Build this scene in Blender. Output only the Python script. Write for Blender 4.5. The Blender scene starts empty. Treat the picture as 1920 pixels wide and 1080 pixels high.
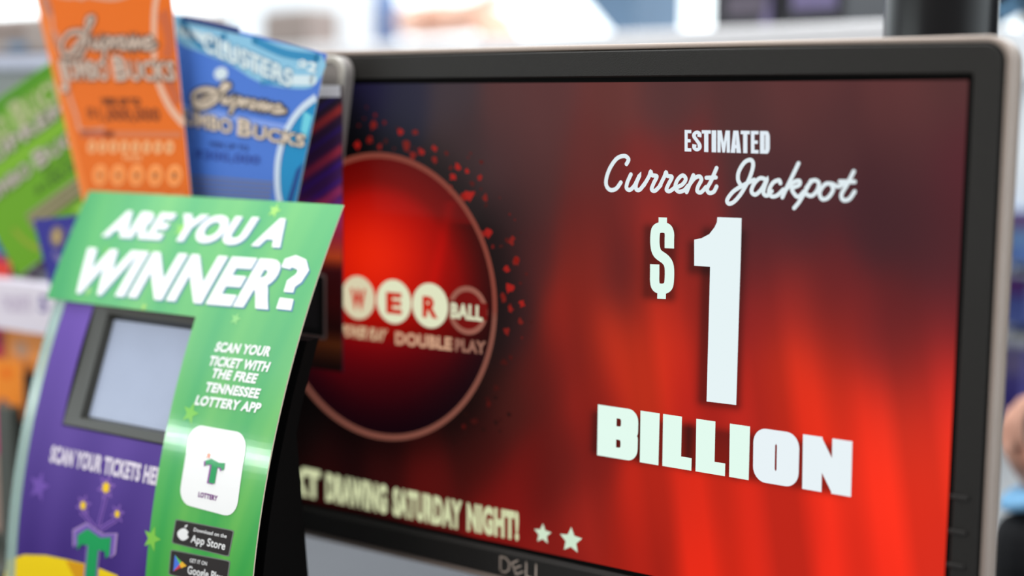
import bpy, bmesh, math, random
from mathutils import Vector, Matrix
from mathutils.geometry import tessellate_polygon
random.seed(7)
C = bpy.context.scene.collection
S = bpy.context.scene

# ------------------------------------------------------------------ camera, world, light, exposure
F = 2667.0                                   # focal length in pixels of a 1920 wide frame (50 mm, full frame)
TOP = 0.353                                  # height of the monitor's active area above the counter
R = Matrix(((0.8244291934113869, 0.5658503150742752, 0.011398507858212815),
            (-0.0755025715394612, 0.09000073393181346, 0.9930756414204628),
            (0.56090629051739, -0.8195811667077756, 0.11692238637635992)))
RT = R.transposed()
CAM = Vector((0.2025484, -0.66850228, TOP - 0.02105979))

def ray(x, y):
    """world direction through a point of the frame, scaled to unit depth"""
    return RT @ Vector(((x - 960) / F, -(y - 540) / F, -1.0))
def at(x, y, depth): return CAM + ray(x, y) * depth
def onX(x, y, X): d = ray(x, y); return CAM + d * ((X - CAM.x) / d.x)
def onY(x, y, Y): d = ray(x, y); return CAM + d * ((Y - CAM.y) / d.y)
def onZ(x, y, Z): d = ray(x, y); return CAM + d * ((Z - CAM.z) / d.z)

cam = bpy.data.cameras.new('camera'); co = bpy.data.objects.new('camera', cam); C.objects.link(co)
cam.sensor_width = 36.0; cam.lens = F / 1920 * 36; cam.clip_start = 0.02; cam.clip_end = 60
co.matrix_world = Matrix.Translation(CAM) @ RT.to_4x4()
cam.dof.use_dof = True; cam.dof.focus_distance = 0.755; cam.dof.aperture_fstop = 1.9
S.camera = co

S.view_settings.view_transform = 'Standard'; S.view_settings.look = 'None'
S.view_settings.exposure = 0.0; S.view_settings.gamma = 1.0; S.view_settings.use_curve_mapping = False

w = bpy.data.worlds.new('world'); S.world = w; w.use_nodes = True
nt = w.node_tree; bgn = nt.nodes['Background']
tc = nt.nodes.new('ShaderNodeTexCoord'); sx = nt.nodes.new('ShaderNodeSeparateXYZ')
nt.links.new(tc.outputs['Generated'], sx.inputs[0])
mr = nt.nodes.new('ShaderNodeMapRange'); mr.inputs['From Min'].default_value = -0.5; mr.inputs['From Max'].default_value = 0.35
nt.links.new(sx.outputs['Y'], mr.inputs['Value'])
rm = nt.nodes.new('ShaderNodeValToRGB')       # dim store interior behind the camera, bright shop front ahead
rm.color_ramp.elements[0].color = (0.40, 0.385, 0.38, 1); rm.color_ramp.elements[1].color = (2.5, 2.75, 2.85, 1)
nt.links.new(mr.outputs[0], rm.inputs[0]); nt.links.new(rm.outputs[0], bgn.inputs[0]); bgn.inputs[1].default_value = 1.0

def area_light(name, loc, target, sx_, sy_, power, col=(1, 1, 1)):
    l = bpy.data.lights.new(name, 'AREA'); l.shape = 'RECTANGLE'; l.size = sx_; l.size_y = sy_; l.energy = power; l.color = col
    o = bpy.data.objects.new(name, l); C.objects.link(o); o.location = loc
    o.rotation_euler = (Vector(target) - Vector(loc)).to_track_quat('-Z', 'Y').to_euler(); return o
area_light('front_fill_light', (-0.9, -1.7, 2.0), (-0.4, -0.1, 0.2), 1.3, 0.5, 21, (1, 0.98, 0.95))  # unseen area light added in front to brighten the card and tickets
area_light('glare_strip_light', (-1.75, -1.60, 0.52), (-0.35, -0.12, 0.15), 1.7, 0.07, 11, (0.9, 1, 1))  # unseen strip light, placed to give the green card its glare streak
area_light('ledge_fill_light', (-0.5, 0.2, 2.3), (-0.6, 0.7, 0.3), 1.6, 0.4, 34, (1, 0.99, 0.97))  # unseen fill light added to brighten the ledge and what stands on it

# ------------------------------------------------------------------ helpers
def lin(c):
    f = lambda v: (v / 255 / 12.92) if v / 255 <= 0.04045 else ((v / 255 + 0.055) / 1.055) ** 2.4
    return (f(c[0]), f(c[1]), f(c[2]), 1.0)

def mat(name, col=None, rough=0.5, spec=0.5, metal=0.0, emit=0.0, noise=0.0, nscale=60, bump=0.0, bscale=900, trans=0.0, attr=False, coat=0.0):
    m = bpy.data.materials.new(name); m.use_nodes = True; t = m.node_tree; b = t.nodes['Principled BSDF']
    b.inputs['Roughness'].default_value = rough; b.inputs['Metallic'].default_value = metal
    b.inputs['Specular IOR Level'].default_value = spec
    b.inputs['Coat Weight'].default_value = coat; b.inputs['Coat Roughness'].default_value = 0.1
    if attr:
        a = t.nodes.new('ShaderNodeAttribute'); a.attribute_name = 'ink'; src = a.outputs['Color']
        if emit:
            t.links.new(src, b.inputs['Emission Color']); b.inputs['Emission Strength'].default_value = emit
            b.inputs['Base Color'].default_value = (0.004, 0.004, 0.004, 1)
        else:
            t.links.new(src, b.inputs['Base Color'])
    else:
        c = lin(col); tcn = t.nodes.new('ShaderNodeTexCoord')
        n = t.nodes.new('ShaderNodeTexNoise'); n.inputs['Scale'].default_value = nscale; n.inputs['Detail'].default_value = 3
        t.links.new(tcn.outputs['Object'], n.inputs['Vector'])
        mx = t.nodes.new('ShaderNodeMix'); mx.data_type = 'RGBA'
        k = noise if noise else 0.04
        mx.inputs['A'].default_value = tuple(v * (1 - k) for v in c[:3]) + (1,)
        mx.inputs['B'].default_value = tuple(min(1, v * (1 + k)) for v in c[:3]) + (1,)
        t.links.new(n.outputs['Fac'], mx.inputs['Factor']); t.links.new(mx.outputs['Result'], b.inputs['Base Color'])
        if emit:
            t.links.new(mx.outputs['Result'], b.inputs['Emission Color']); b.inputs['Emission Strength'].default_value = emit
        if bump:
            n2 = t.nodes.new('ShaderNodeTexNoise'); n2.inputs['Scale'].default_value = bscale
            t.links.new(tcn.outputs['Object'], n2.inputs['Vector'])
            bp = t.nodes.new('ShaderNodeBump'); bp.inputs['Strength'].default_value = bump; bp.inputs['Distance'].default_value = 0.0004
            t.links.new(n2.outputs['Fac'], bp.inputs['Height']); t.links.new(bp.outputs[0], b.inputs['Normal'])
    if trans:
        b.inputs['Transmission Weight'].default_value = trans; b.inputs['IOR'].default_value = 1.3
    return m

M = {}
M['screen'] = mat('lit_screen', attr=True, emit=1.0, rough=0.5, spec=0.06)
M['print'] = mat('printed_card', attr=True, rough=0.5, spec=0.15)
M['gloss_print'] = mat('glossy_printed_card', attr=True, rough=0.5, spec=0.12, coat=0.8)
M['bezel'] = mat('black_textured_plastic', (38, 36, 34), rough=0.55, spec=0.3, bump=0.6, bscale=1500, noise=0.12, nscale=400)
M['black'] = mat('black_plastic', (16, 16, 17), rough=0.5, spec=0.25)
M['matte_black'] = mat('matte_black', (6, 6, 6), rough=0.8, spec=0.1)
M['silver'] = mat('silver_plastic', (162, 146, 136), rough=0.4, metal=0.1, spec=0.5)
M['grey_plastic'] = mat('grey_plastic', (150, 143, 140), rough=0.45)
M['rim_plastic'] = mat('pale_rim_plastic', (190, 184, 176), rough=0.4)
M['logo'] = mat('silver_logo', (225, 205, 190), rough=0.25, metal=0.5)
M['button'] = mat('button_plastic', (44, 42, 40), rough=0.4, spec=0.4)
M['counter'] = mat('grey_laminate', (84, 86, 92), rough=0.45, noise=0.15, nscale=220)
M['cabinet'] = mat('cabinet_grey', (120, 118, 116), rough=0.6)
M['white'] = mat('white_laminate', (236, 236, 240), rough=0.5)
M['paper'] = mat('backlit_white_board', (245, 248, 250), rough=0.8)
_t = M['paper'].node_tree; _tr = _t.nodes.new('ShaderNodeBsdfTranslucent'); _tr.inputs[0].default_value = (.95, .97, .98, 1); _mx = _t.nodes.new('ShaderNodeMixShader'); _mx.inputs[0].default_value = .65
_t.links.new(_t.nodes['Principled BSDF'].outputs[0], _mx.inputs[1]); _t.links.new(_tr.outputs[0], _mx.inputs[2]); _t.links.new(_mx.outputs[0], _t.nodes['Material Output'].inputs[0])
M['floor'] = mat('floor_tile', (170, 165, 158), rough=0.5, noise=0.1, nscale=6)
M['wall'] = mat('painted_wall', (225, 226, 228), rough=0.8)
M['lcd'] = mat('small_display', (160, 170, 192), rough=0.15, spec=0.4, emit=0.16)  # reflection on the display painted as a pale colour with weak glow
M['lcd_frame'] = mat('display_frame', (44, 43, 37), rough=0.4)
M['clear'] = mat('clear_plastic', (205, 232, 226), rough=0.22, spec=0.6, trans=0.6)
M['tube'] = mat('black_gloss_tube', (12, 12, 15), rough=0.3, spec=0.35, coat=0.0)
M['printer'] = mat('taupe_machine_plastic', (160, 146, 140), rough=0.5, noise=0.1, nscale=25)
M['printer_pale'] = mat('lavender_machine_base', (190, 196, 216), rough=0.5)
M['printer_dark'] = mat('grey_green_machine_foot', (132, 140, 138), rough=0.6)
M['blue_label'] = mat('blue_label', (84, 118, 150), rough=0.5)
M['brown'] = mat('brown_vent', (120, 100, 92), rough=0.6)
M['skin'] = mat('skin', (222, 178, 155), rough=0.55)
M['skin2'] = mat('skin_warm', (214, 160, 138), rough=0.55)
M['sleeve'] = mat('blue_grey_cloth', (92, 112, 150), rough=0.9, noise=0.2, nscale=50)
M['dark_cloth'] = mat('black_cloth', (14, 15, 20), rough=0.9)
M['pale_blue'] = mat('pale_blue_cloth', (130, 190, 236), rough=0.7)
M['hair'] = mat('dark_hair', (50, 38, 30), rough=0.7)
M['trousers'] = mat('navy_trousers', (40, 46, 66), rough=0.9)
M['dark_box'] = mat('dark_box', (22, 20, 30), rough=0.5)
M['dark_label'] = mat('faded_dark_label', (92, 84, 98), rough=0.6)
M['purple_label'] = mat('violet_label', (110, 100, 140), rough=0.6)
M['steel_blue'] = mat('steel_blue', (84, 112, 140), rough=0.4)
M['frame_metal'] = mat('window_frame_metal', (200, 205, 208), rough=0.4, metal=0.3)
M['metal'] = mat('dark_rack_metal', (84, 88, 82), rough=0.45, metal=0.3)

def obj(name, verts, faces, m, parent=None, smooth=False, cols=None, bevel=0.0):
    me = bpy.data.meshes.new(name); me.from_pydata([tuple(v) for v in verts], [], faces); me.update()
    me.materials.append(m)
    if cols is not None:
        a = me.color_attributes.new('ink', 'FLOAT_COLOR', 'POINT')
        a.data.foreach_set('color', [x for c in cols for x in c])
    if smooth: me.polygons.foreach_set('use_smooth', [True] * len(me.polygons))
    o = bpy.data.objects.new(name, me); C.objects.link(o)
    if parent:
        o.parent = parent; o.matrix_parent_inverse = parent_world(parent).inverted()
    if bevel:
        b = o.modifiers.new('b', 'BEVEL'); b.width = bevel; b.segments = 3; b.limit_method = 'ANGLE'
    return o
def parent_world(p):
    m = Matrix.Translation(p.location) @ p.rotation_euler.to_matrix().to_4x4()
    return (parent_world(p.parent) @ p.matrix_parent_inverse @ m) if p.parent else m
def thing(name, label, cat, loc=(0, 0, 0), group=None):
    o = bpy.data.objects.new(name, None); C.objects.link(o); o.empty_display_size = 0.02
    o.location = loc; o['label'] = label; o['category'] = cat
    if group: o['group'] = group
    return o
def tag(o, label, cat, group=None):
    o['label'] = label; o['category'] = cat
    if group: o['group'] = group
    return o
def struct(o): o['kind'] = 'structure'; return o

def box_geo(lo, hi):
    x0, y0, z0 = lo; x1, y1, z1 = hi
    v = [(x0, y0, z0), (x1, y0, z0), (x1, y1, z0), (x0, y1, z0), (x0, y0, z1), (x1, y0, z1), (x1, y1, z1), (x0, y1, z1)]
    return v, [(0, 3, 2, 1), (4, 5, 6, 7), (0, 1, 5, 4), (1, 2, 6, 5), (2, 3, 7, 6), (3, 0, 4, 7)]
def box(name, lo, hi, m, parent=None, bevel=0.0, mw=None):
    v, f = box_geo(lo, hi)
    if mw: v = [mw @ Vector(p) for p in v]
    return obj(name, v, f, m, parent, bevel=bevel)
def multi(name, boxes, m, parent=None, bevel=0.0, mw=None):
    V, Fc = [], []
    for lo, hi in boxes:
        v, f = box_geo(lo, hi); n = len(V)
        V += [(mw @ Vector(p)) if mw else p for p in v]; Fc += [tuple(i + n for i in q) for q in f]
    return obj(name, V, Fc, m, parent, bevel=bevel)
def lathe(name, prof, m, centre, parent=None, n=48):
    V, Fc = [], []
    for r, z in prof:
        for k in range(n):
            a = 2 * math.pi * k / n; V.append((centre[0] + r * math.cos(a), centre[1] + r * math.sin(a), centre[2] + z))
    for i in range(len(prof) - 1):
        for k in range(n):
            Fc.append((i * n + k, i * n + (k + 1) % n, (i + 1) * n + (k + 1) % n, (i + 1) * n + k))
    Fc.append(tuple(range(n - 1, -1, -1))); Fc.append(tuple((len(prof) - 1) * n + k for k in range(n)))
    return obj(name, V, Fc, m, parent, smooth=True)
def rrect(x0, y0, x1, y1, r, n=8, radii=None):
    """rounded rectangle, counter-clockwise from the lower right; radii = (br, tr, tl, bl)"""
    rr = radii or (r, r, r, r); P = []
    for (cx, cy, a0, q) in ((x1, y0, -90, rr[0]), (x1, y1, 0, rr[1]), (x0, y1, 90, rr[2]), (x0, y0, 180, rr[3])):
        ox = cx - q if cx == x1 else cx + q; oy = cy - q if cy == y1 else cy + q
        for k in range(n + 1):
            a = math.radians(a0 + 90 * k / n); P.append((ox + q * math.cos(a), oy + q * math.sin(a)))
    return P
def ring_loft(name, loops, m, parent=None, caps=(False, False), smooth=False):
    """loops: equal-length closed loops of 3D points, joined in order"""
    V = [p for L in loops for p in L]; n = len(loops[0]); Fc = []
    for i in range(len(loops) - 1):
        for k in range(n):
            Fc.append((i * n + k, i * n + (k + 1) % n, (i + 1) * n + (k + 1) % n, (i + 1) * n + k))
    if caps[0]: Fc.append(tuple(range(n - 1, -1, -1)))
    if caps[1]: Fc.append(tuple((len(loops) - 1) * n + k for k in range(n)))
    o = obj(name, V, Fc, m, parent, smooth=smooth)
    bm = bmesh.new(); bm.from_mesh(o.data); bmesh.ops.recalc_face_normals(bm, faces=bm.faces); bm.to_mesh(o.data); bm.free()
    return o

# ------------------------------------------------------------------ printed matter: 2D artwork laid on a real surface
class Plane:                       # a sheet standing parallel to the X axis: y = y0 + k (z - z0); coordinates (X, height along the sheet)
    curved = False
    def __init__(s, y0, z0=0.0, k=0.0):
        s.y0, s.z0, s.k = y0, z0, k; s.L = math.sqrt(1 + k * k)
        s.n = Vector((0, -1, k)).normalized()
    def map(s, u, v, off=0.0):
        z = s.z0 + v / s.L; return Vector((u, s.y0 + s.k * (z - s.z0), z)) + s.n * off
    def inv(s, x, y):
        d = ray(x, y); t = (s.y0 + s.k * (CAM.z - s.z0) - CAM.y) / (d.y - s.k * d.z)
        p = CAM + d * t; return (p.x, (p.z - s.z0) * s.L)
class Curve:                       # a bent sheet, straight along X, with the profile y(z)
    curved = True
    def __init__(s, yf, z0, z1, off=0.0, n=200):
        s.z = [z0 + (z1 - z0) * i / n for i in range(n + 1)]; s.y = [yf(z) for z in s.z]; s.v = [0.0]; s.base = off
        for i in range(n): s.v.append(s.v[-1] + math.hypot(s.z[i + 1] - s.z[i], s.y[i + 1] - s.y[i]))
    def map(s, u, v, off=0.0):
        lo, hi = 0, len(s.v) - 1
        while hi - lo > 1:
            m_ = (lo + hi) // 2
            if s.v[m_] <= v: lo = m_
            else: hi = m_
        t = (v - s.v[lo]) / (s.v[hi] - s.v[lo])
        dz = s.z[hi] - s.z[lo]; dy = s.y[hi] - s.y[lo]
        n = Vector((0, -dz, dy)).normalized()
        return Vector((u, s.y[lo] + dy * t, s.z[lo] + dz * t)) + n * (off + s.base)
    def inv(s, x, y):
        d = ray(x, y); best = None
        g = lambda i: (s.y[i] - CAM.y) / d.y * d.z + CAM.z - s.z[i]
        lo, hi = 0, len(s.z) - 1
        while hi - lo > 1:
            m_ = (lo + hi) // 2
            if g(m_) > 0: lo = m_
            else: hi = m_
        a, b = g(lo), g(hi); t = a / (a - b)
        yy = s.y[lo] + (s.y[hi] - s.y[lo]) * t
        return (CAM.x + d.x * (yy - CAM.y) / d.y, s.v[lo] + (s.v[hi] - s.v[lo]) * t)

def v2(a): return Vector((a[0], a[1]))
def smoothpath(P, n=5, closed=False):
    P = [v2(p) for p in P]; out = []; N = len(P)
    rng = range(N) if closed else range(N - 1)
    for i in rng:
        p0 = P[(i - 1) % N] if closed or i > 0 else P[0]; p1 = P[i]; p2 = P[(i + 1) % N]
        p3 = P[(i + 2) % N] if closed or i + 2 < N else P[-1]
        for k in range(n):
            t = k / n
            out.append(0.5 * ((2 * p1) + (p2 - p0) * t + (2 * p0 - 5 * p1 + 4 * p2 - p3) * t * t + (3 * p1 - p0 - 3 * p2 + p3) * t ** 3))
    if not closed: out.append(P[-1])
    return out

_font_cache = {}
def font_tris(text, bold):
    key = (text, bold)
    if key in _font_cache: return _font_cache[key]
    cu = bpy.data.curves.new('t', 'FONT'); cu.body = text; cu.size = 1; cu.offset = bold; cu.resolution_u = 4; cu.space_character = 1.0 + bold * 1.5
    o = bpy.data.objects.new('t', cu); C.objects.link(o)
    dg = bpy.context.evaluated_depsgraph_get(); dg.update(); me = o.evaluated_get(dg).to_mesh()
    me.calc_loop_triangles()
    V = [(v.co.x, v.co.y) for v in me.vertices]; T = [tuple(t.vertices) for t in me.loop_triangles]
    o.evaluated_get(dg).to_mesh_clear(); bpy.data.objects.remove(o); bpy.data.curves.remove(cu)
    _font_cache[key] = (V, T); return V, T

class Art:
    def __init__(s, surf, step=0.00012):
        s.S = surf; s.V = []; s.L = []; s.Cc = []; s.F = []; s.step = step
    def add(s, pts, tris, col, layer):
        n = len(s.V); c = col if callable(col) else None; cc = None if c else lin(col)
        for p in pts:
            s.V.append((p[0], p[1])); s.L.append(layer * s.step); s.Cc.append(lin(c(p[0], p[1])) if c else cc)
        for t in tris: s.F.append(tuple(i + n for i in t))
    def tri(s, pts, tris, col, layer, maxl=0.012):
        pts = [tuple(p) for p in pts]
        if s.S.curved:                                   # cut long triangles so that they follow the bend
            tris = list(tris); out = []
            while tris:
                t = tris.pop()
                e = [(abs(pts[t[i]][1] - pts[t[(i + 1) % 3]][1]), i) for i in range(3)]; m_, i = max(e)
                if m_ > maxl:
                    a, b, c = t[i], t[(i + 1) % 3], t[(i + 2) % 3]; k = len(pts)
                    pts.append(((pts[a][0] + pts[b][0]) / 2, (pts[a][1] + pts[b][1]) / 2)); tris += [(a, k, c), (k, b, c)]
                else: out.append(t)
            tris = out
        s.add(pts, tris, col, layer)
    def poly(s, P, col, layer=1):
        P = [(p[0], p[1]) for p in P]
        t = tessellate_polygon([[Vector((p[0], p[1], 0)) for p in P]]); s.tri(P, [tuple(x) for x in t], col, layer)
    def ppoly(s, P, col, layer=1): s.poly([s.S.inv(*p) for p in P], col, layer)
    def rect(s, u0, v0, u1, v1, col, layer=1): s.poly([(u0, v0), (u1, v0), (u1, v1), (u0, v1)], col, layer)
    def grid(s, u0, v0, u1, v1, nu, nv, col, layer=0):
        P = [(u0 + (u1 - u0) * i / nu, v0 + (v1 - v0) * j / nv) for j in range(nv + 1) for i in range(nu + 1)]
        T = [(j * (nu + 1) + i, j * (nu + 1) + i + 1, (j + 1) * (nu + 1) + i + 1, (j + 1) * (nu + 1) + i) for j in range(nv) for i in range(nu)]
        s.add(P, T, col, layer)
    def ring(s, A, B, col, layer=1):
        n = len(A); T = []
        for k in range(n):
            j = (k + 1) % n; T += [(k, j, n + j), (k, n + j, n + k)]
        s.tri(list(A) + list(B), T, col, layer)
    def circ(s, c, r, n=36, ry=None): return [(c[0] + r * math.cos(2 * math.pi * k / n), c[1] + (ry or r) * math.sin(2 * math.pi * k / n)) for k in range(n)]
    def disc(s, c, r, col, layer=1, ry=None): s.poly(s.circ(c, r, ry=ry), col, layer)
    def stroke(s, P, wd, col, layer=1, closed=False, cap=True):
        """wd: one width or one per point, in sheet units"""
        P = [v2(p) for p in P]; n = len(P); A, B = [], []
        W = wd if isinstance(wd, (list, tuple)) else [wd] * n
        for i in range(n):
            a = P[i] - P[i - 1] if (i > 0 or closed) else P[1] - P[0]
            b = P[(i + 1) % n] - P[i] if (i < n - 1 or closed) else a
            if a.length < 1e-9: a = b
            if b.length < 1e-9: b = a
            a = a.normalized(); b = b.normalized(); t = (a + b)
            t = t.normalized() if t.length > 1e-6 else a
            m_ = 1 / max(0.5, t.dot(a)); nrm = Vector((-t.y, t.x)) * (W[i] / 2 * m_)
            A.append(P[i] + nrm); B.append(P[i] - nrm)
        T = []
        for k in range(n if closed else n - 1):
            j = (k + 1) % n; T += [(k, j, n + j), (k, n + j, n + k)]
        s.tri(A + B, T, col, layer)
        if cap and not closed:
            s.disc(P[0], W[0] / 2, col, layer); s.disc(P[-1], W[-1] / 2, col, layer)
    def pstroke(s, P, wpx, col, layer=1, **k):
        a = [s.S.inv(*p) for p in P]; y = sum(p[1] for p in P) / len(P); x = sum(p[0] for p in P) / len(P)
        u = abs(s.S.inv(x, y + 20)[1] - s.S.inv(x, y)[1]) / 20; s.stroke(a, wpx * u, col, layer, **k)
    def text(s, txt, a, b, cap, col, layer=1, bold=0.02, slant=0.0, fat=0.0):
        """a, b: frame points at the two ends of the baseline, cap: height of the capitals there; laid straight on the sheet"""
        V, T = font_tris(txt, bold)
        A = v2(s.S.inv(*a)); B = v2(s.S.inv(*b)); H = abs(s.S.inv(a[0], a[1] - cap)[1] - A.y)
        x0 = min(v[0] for v in V); x1 = max(v[0] for v in V); hc = 0.73 + bold
        d = (B - A); n = Vector((-d.y, d.x)).normalized(); lean = slant * H
        L = d.length - lean
        for sh_, ly in (((-fat, layer), (fat, layer + .4)) if fat else ((0, layer),)):
            s.tri([A + d.normalized() * ((p[0] + sh_ - x0) / (x1 - x0) * L + p[1] / hc * lean) + n * (p[1] / hc * H) for p in V], T, col, ly)
    def star(s, c, r, col, layer=1, inner=0.42, rot=0.0, n=5, sx=1.0):
        s.poly([(c[0] + sx * (r if k % 2 == 0 else r * inner) * math.sin(rot + math.pi * k / n), c[1] + (r if k % 2 == 0 else r * inner) * math.cos(rot + math.pi * k / n)) for k in range(2 * n)], col, layer)
    def slab(s, outline, t, edge=(215, 212, 205)):
        """back face and edges of a card with this outline"""
        O = []; n = len(outline)
        for i in range(n):
            a, b = v2(outline[i]), v2(outline[(i + 1) % n]); k = max(1, int((b - a).length / 0.008)) if s.S.curved else 1
            O += [a + (b - a) * j / k for j in range(k)]
        m_ = len(s.V); n = len(O); c = lin(edge)
        for off in (0.0, -t):
            for p in O: s.V.append((p.x, p.y)); s.L.append(off); s.Cc.append(c)
        for k in range(n):
            j = (k + 1) % n; s.F.append((m_ + k, m_ + j, m_ + n + j, m_ + n + k))
        st = s.step; s.step = 1.0; s.poly(outline, edge, -t); s.step = st
    def build(s, name, m, parent=None, smooth=False):
        return obj(name, [s.S.map(v[0], v[1], l) for v, l in zip(s.V, s.L)], s.F, m, parent, cols=s.Cc, smooth=smooth)

# block letters, each a list of polygons / ('ring', outer, inner) / ('path', points, width) in a unit box; w, h: stem and bar thickness
def glyph(ch, w=0.36, h=0.2):
    r = lambda x0, y0, x1, y1: [(x0, y0), (x1, y0), (x1, y1), (x0, y1)]
    if ch == 'E': return [r(0, 0, w, 1), r(w, 0, 1, h * .85), r(w, .5 - h * .42, .9, .5 + h * .42), r(w, 1 - h * .85, 1, 1)]
    if ch == 'I': return [r(0, 0, 1, 1)]
    if ch == 'T': return [r(.5 - w / 2, 0, .5 + w / 2, 1 - h * .85), r(0, 1 - h * .85, 1, 1)]
    if ch == 'L': return [r(0, 0, w, 1), r(w, 0, 1, h)]
    if ch == 'M': return [r(0, 0, w * .72, 1), r(1 - w * .72, 0, 1, 1), [(w * .6, 1), (w * .6, .75), (.4, 0), (.5, 0), (.5, .3)][:4] + [(.5, .45), (w * .95, 1)], [(1 - w * .6, 1), (1 - w * .95, 1), (.5, .45), (.5, 0), (.6, 0), (1 - w * .6, .75)]]
    if ch == 'A': return [[(0, 0), (w * .95, 0), (.5, .82), (.5, 1), (.26, 1)], [(1, 0), (.74, 1), (.5, 1), (.5, .82), (1 - w * .95, 0)], r(.3, .2, .7, .36)]
    if ch == 'N': return [r(0, 0, w, 1), r(1 - w, 0, 1, 1), [(0, 1), (w * .95, 1), (1, 0), (1 - w * .95, 0)]]
    if ch == 'O': return [('ring', rrect(0, 0, 1, 1, .28, 8), rrect(w + .06, h, .94 - w, 1 - h, .05, 8))]
    if ch == 'D': return [('ring', rrect(0, 0, 1, 1, 0, 8, (.3, .3, .001, .001)), rrect(w, h * .85, 1 - w, 1 - h * .85, 0, 8, (.06, .06, .001, .001)))]
    if ch == 'B': return [('ring', rrect(0, 0, 1, .55, 0, 8, (.24, .12, .001, .001)), rrect(w + .05, h * .9, w + .16, .37, 0, 8, (.04, .04, .001, .001))),
                          ('ring', rrect(0, .45, 1, 1, 0, 8, (.12, .24, .001, .001)), rrect(w + .05, .63, w + .16, 1 - h * .9, 0, 8, (.04, .04, .001, .001)))]
    if ch == 'S': return [('path', smoothpath([(1 - w / 2, .68), (1 - w / 2, .84), (.5, .9), (w / 2, .82), (w / 2, .68), (.5, .52), (1 - w / 2, .34), (1 - w / 2, .17), (.5, .1), (w / 2, .17), (w / 2, .34)], 4), w)]
    return []
def block(art, ch, quad, col, layer=2, w=0.36, h=0.2):
    """quad: frame points lower left, lower right, upper right, upper left of the letter's box"""
    q = [v2(art.S.inv(*p)) for p in quad]
    mp = lambda p: tuple((q[0] * (1 - p[0]) + q[1] * p[0]) * (1 - p[1]) + (q[3] * (1 - p[0]) + q[2] * p[0]) * p[1])
    for g in glyph(ch, w, h):
        if g[0] == 'ring': art.ring([mp(p) for p in g[1]], [mp(p) for p in g[2]], col, layer)
        elif g[0] == 'path':
            P = [v2(p) for p in g[1]]; A, B = [], []
            for i in range(len(P)):
                d = (P[min(i + 1, len(P) - 1)] - P[max(i - 1, 0)]).normalized(); nn = Vector((-d.y * g[2] / 2, d.x * h * .45)); A.append(P[i] + nn); B.append(P[i] - nn)
            n = len(A); T = []
            for k in range(n - 1): T += [(k, k + 1, n + k + 1), (k, n + k + 1, n + k)]
            art.tri([mp(p) for p in A + B], T, col, layer)
        else: art.poly([mp(p) for p in g], col, layer)

# ------------------------------------------------------------------ the setting
FL = -0.95
struct(box('floor', (-4, -3, FL - 0.05), (4, 4.2, FL), M['floor']))
# shop front wall with a wide window, far behind the counter
wy = 4.0
struct(multi('wall_back', [((-4, wy, FL), (4, wy + .12, -0.2)), ((-4, wy, 2.6), (4, wy + .12, 2.9)), ((-4, wy, -0.2), (-3.7, wy + .12, 2.6)), ((3.7, wy, -0.2), (4, wy + .12, 2.6))], M['wall']))
struct(multi('window_1', [((-3.7, wy + .02, -0.2), (3.7, wy + .1, -0.14)), ((-3.7, wy + .02, 2.54), (3.7, wy + .1, 2.6))] +
             [((x, wy + .02, -0.14), (x + .05, wy + .1, 2.54)) for x in (-3.7, -1.9, 0.9, 3.65)], M['frame_metal']))

ctr = thing('sales_counter', 'pale grey laminate sales counter under the monitor and ticket checker', 'counter', (-0.2, 0.1, FL))
box('cabinet', (-1.35, -0.26, FL), (0.5, 0.27, -0.035), M['cabinet'], ctr)
box('worktop', (-1.4, -0.3, -0.035), (0.55, 0.30, 0.0), M['counter'], ctr, bevel=0.004)

# ------------------------------------------------------------------ monitor
Zs = TOP; W_, H_ = 0.4765, 0.268
mon = thing('computer_monitor', 'wide black and silver monitor showing a red one billion jackpot screen', 'monitor', (-W_ / 2, 0.06, 0.0))
SP = Plane(0.0, 0.0, 0.0)
a = Art(SP)
ball_c = (-0.3535, TOP - 0.1297); ball_r = 0.0868
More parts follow.
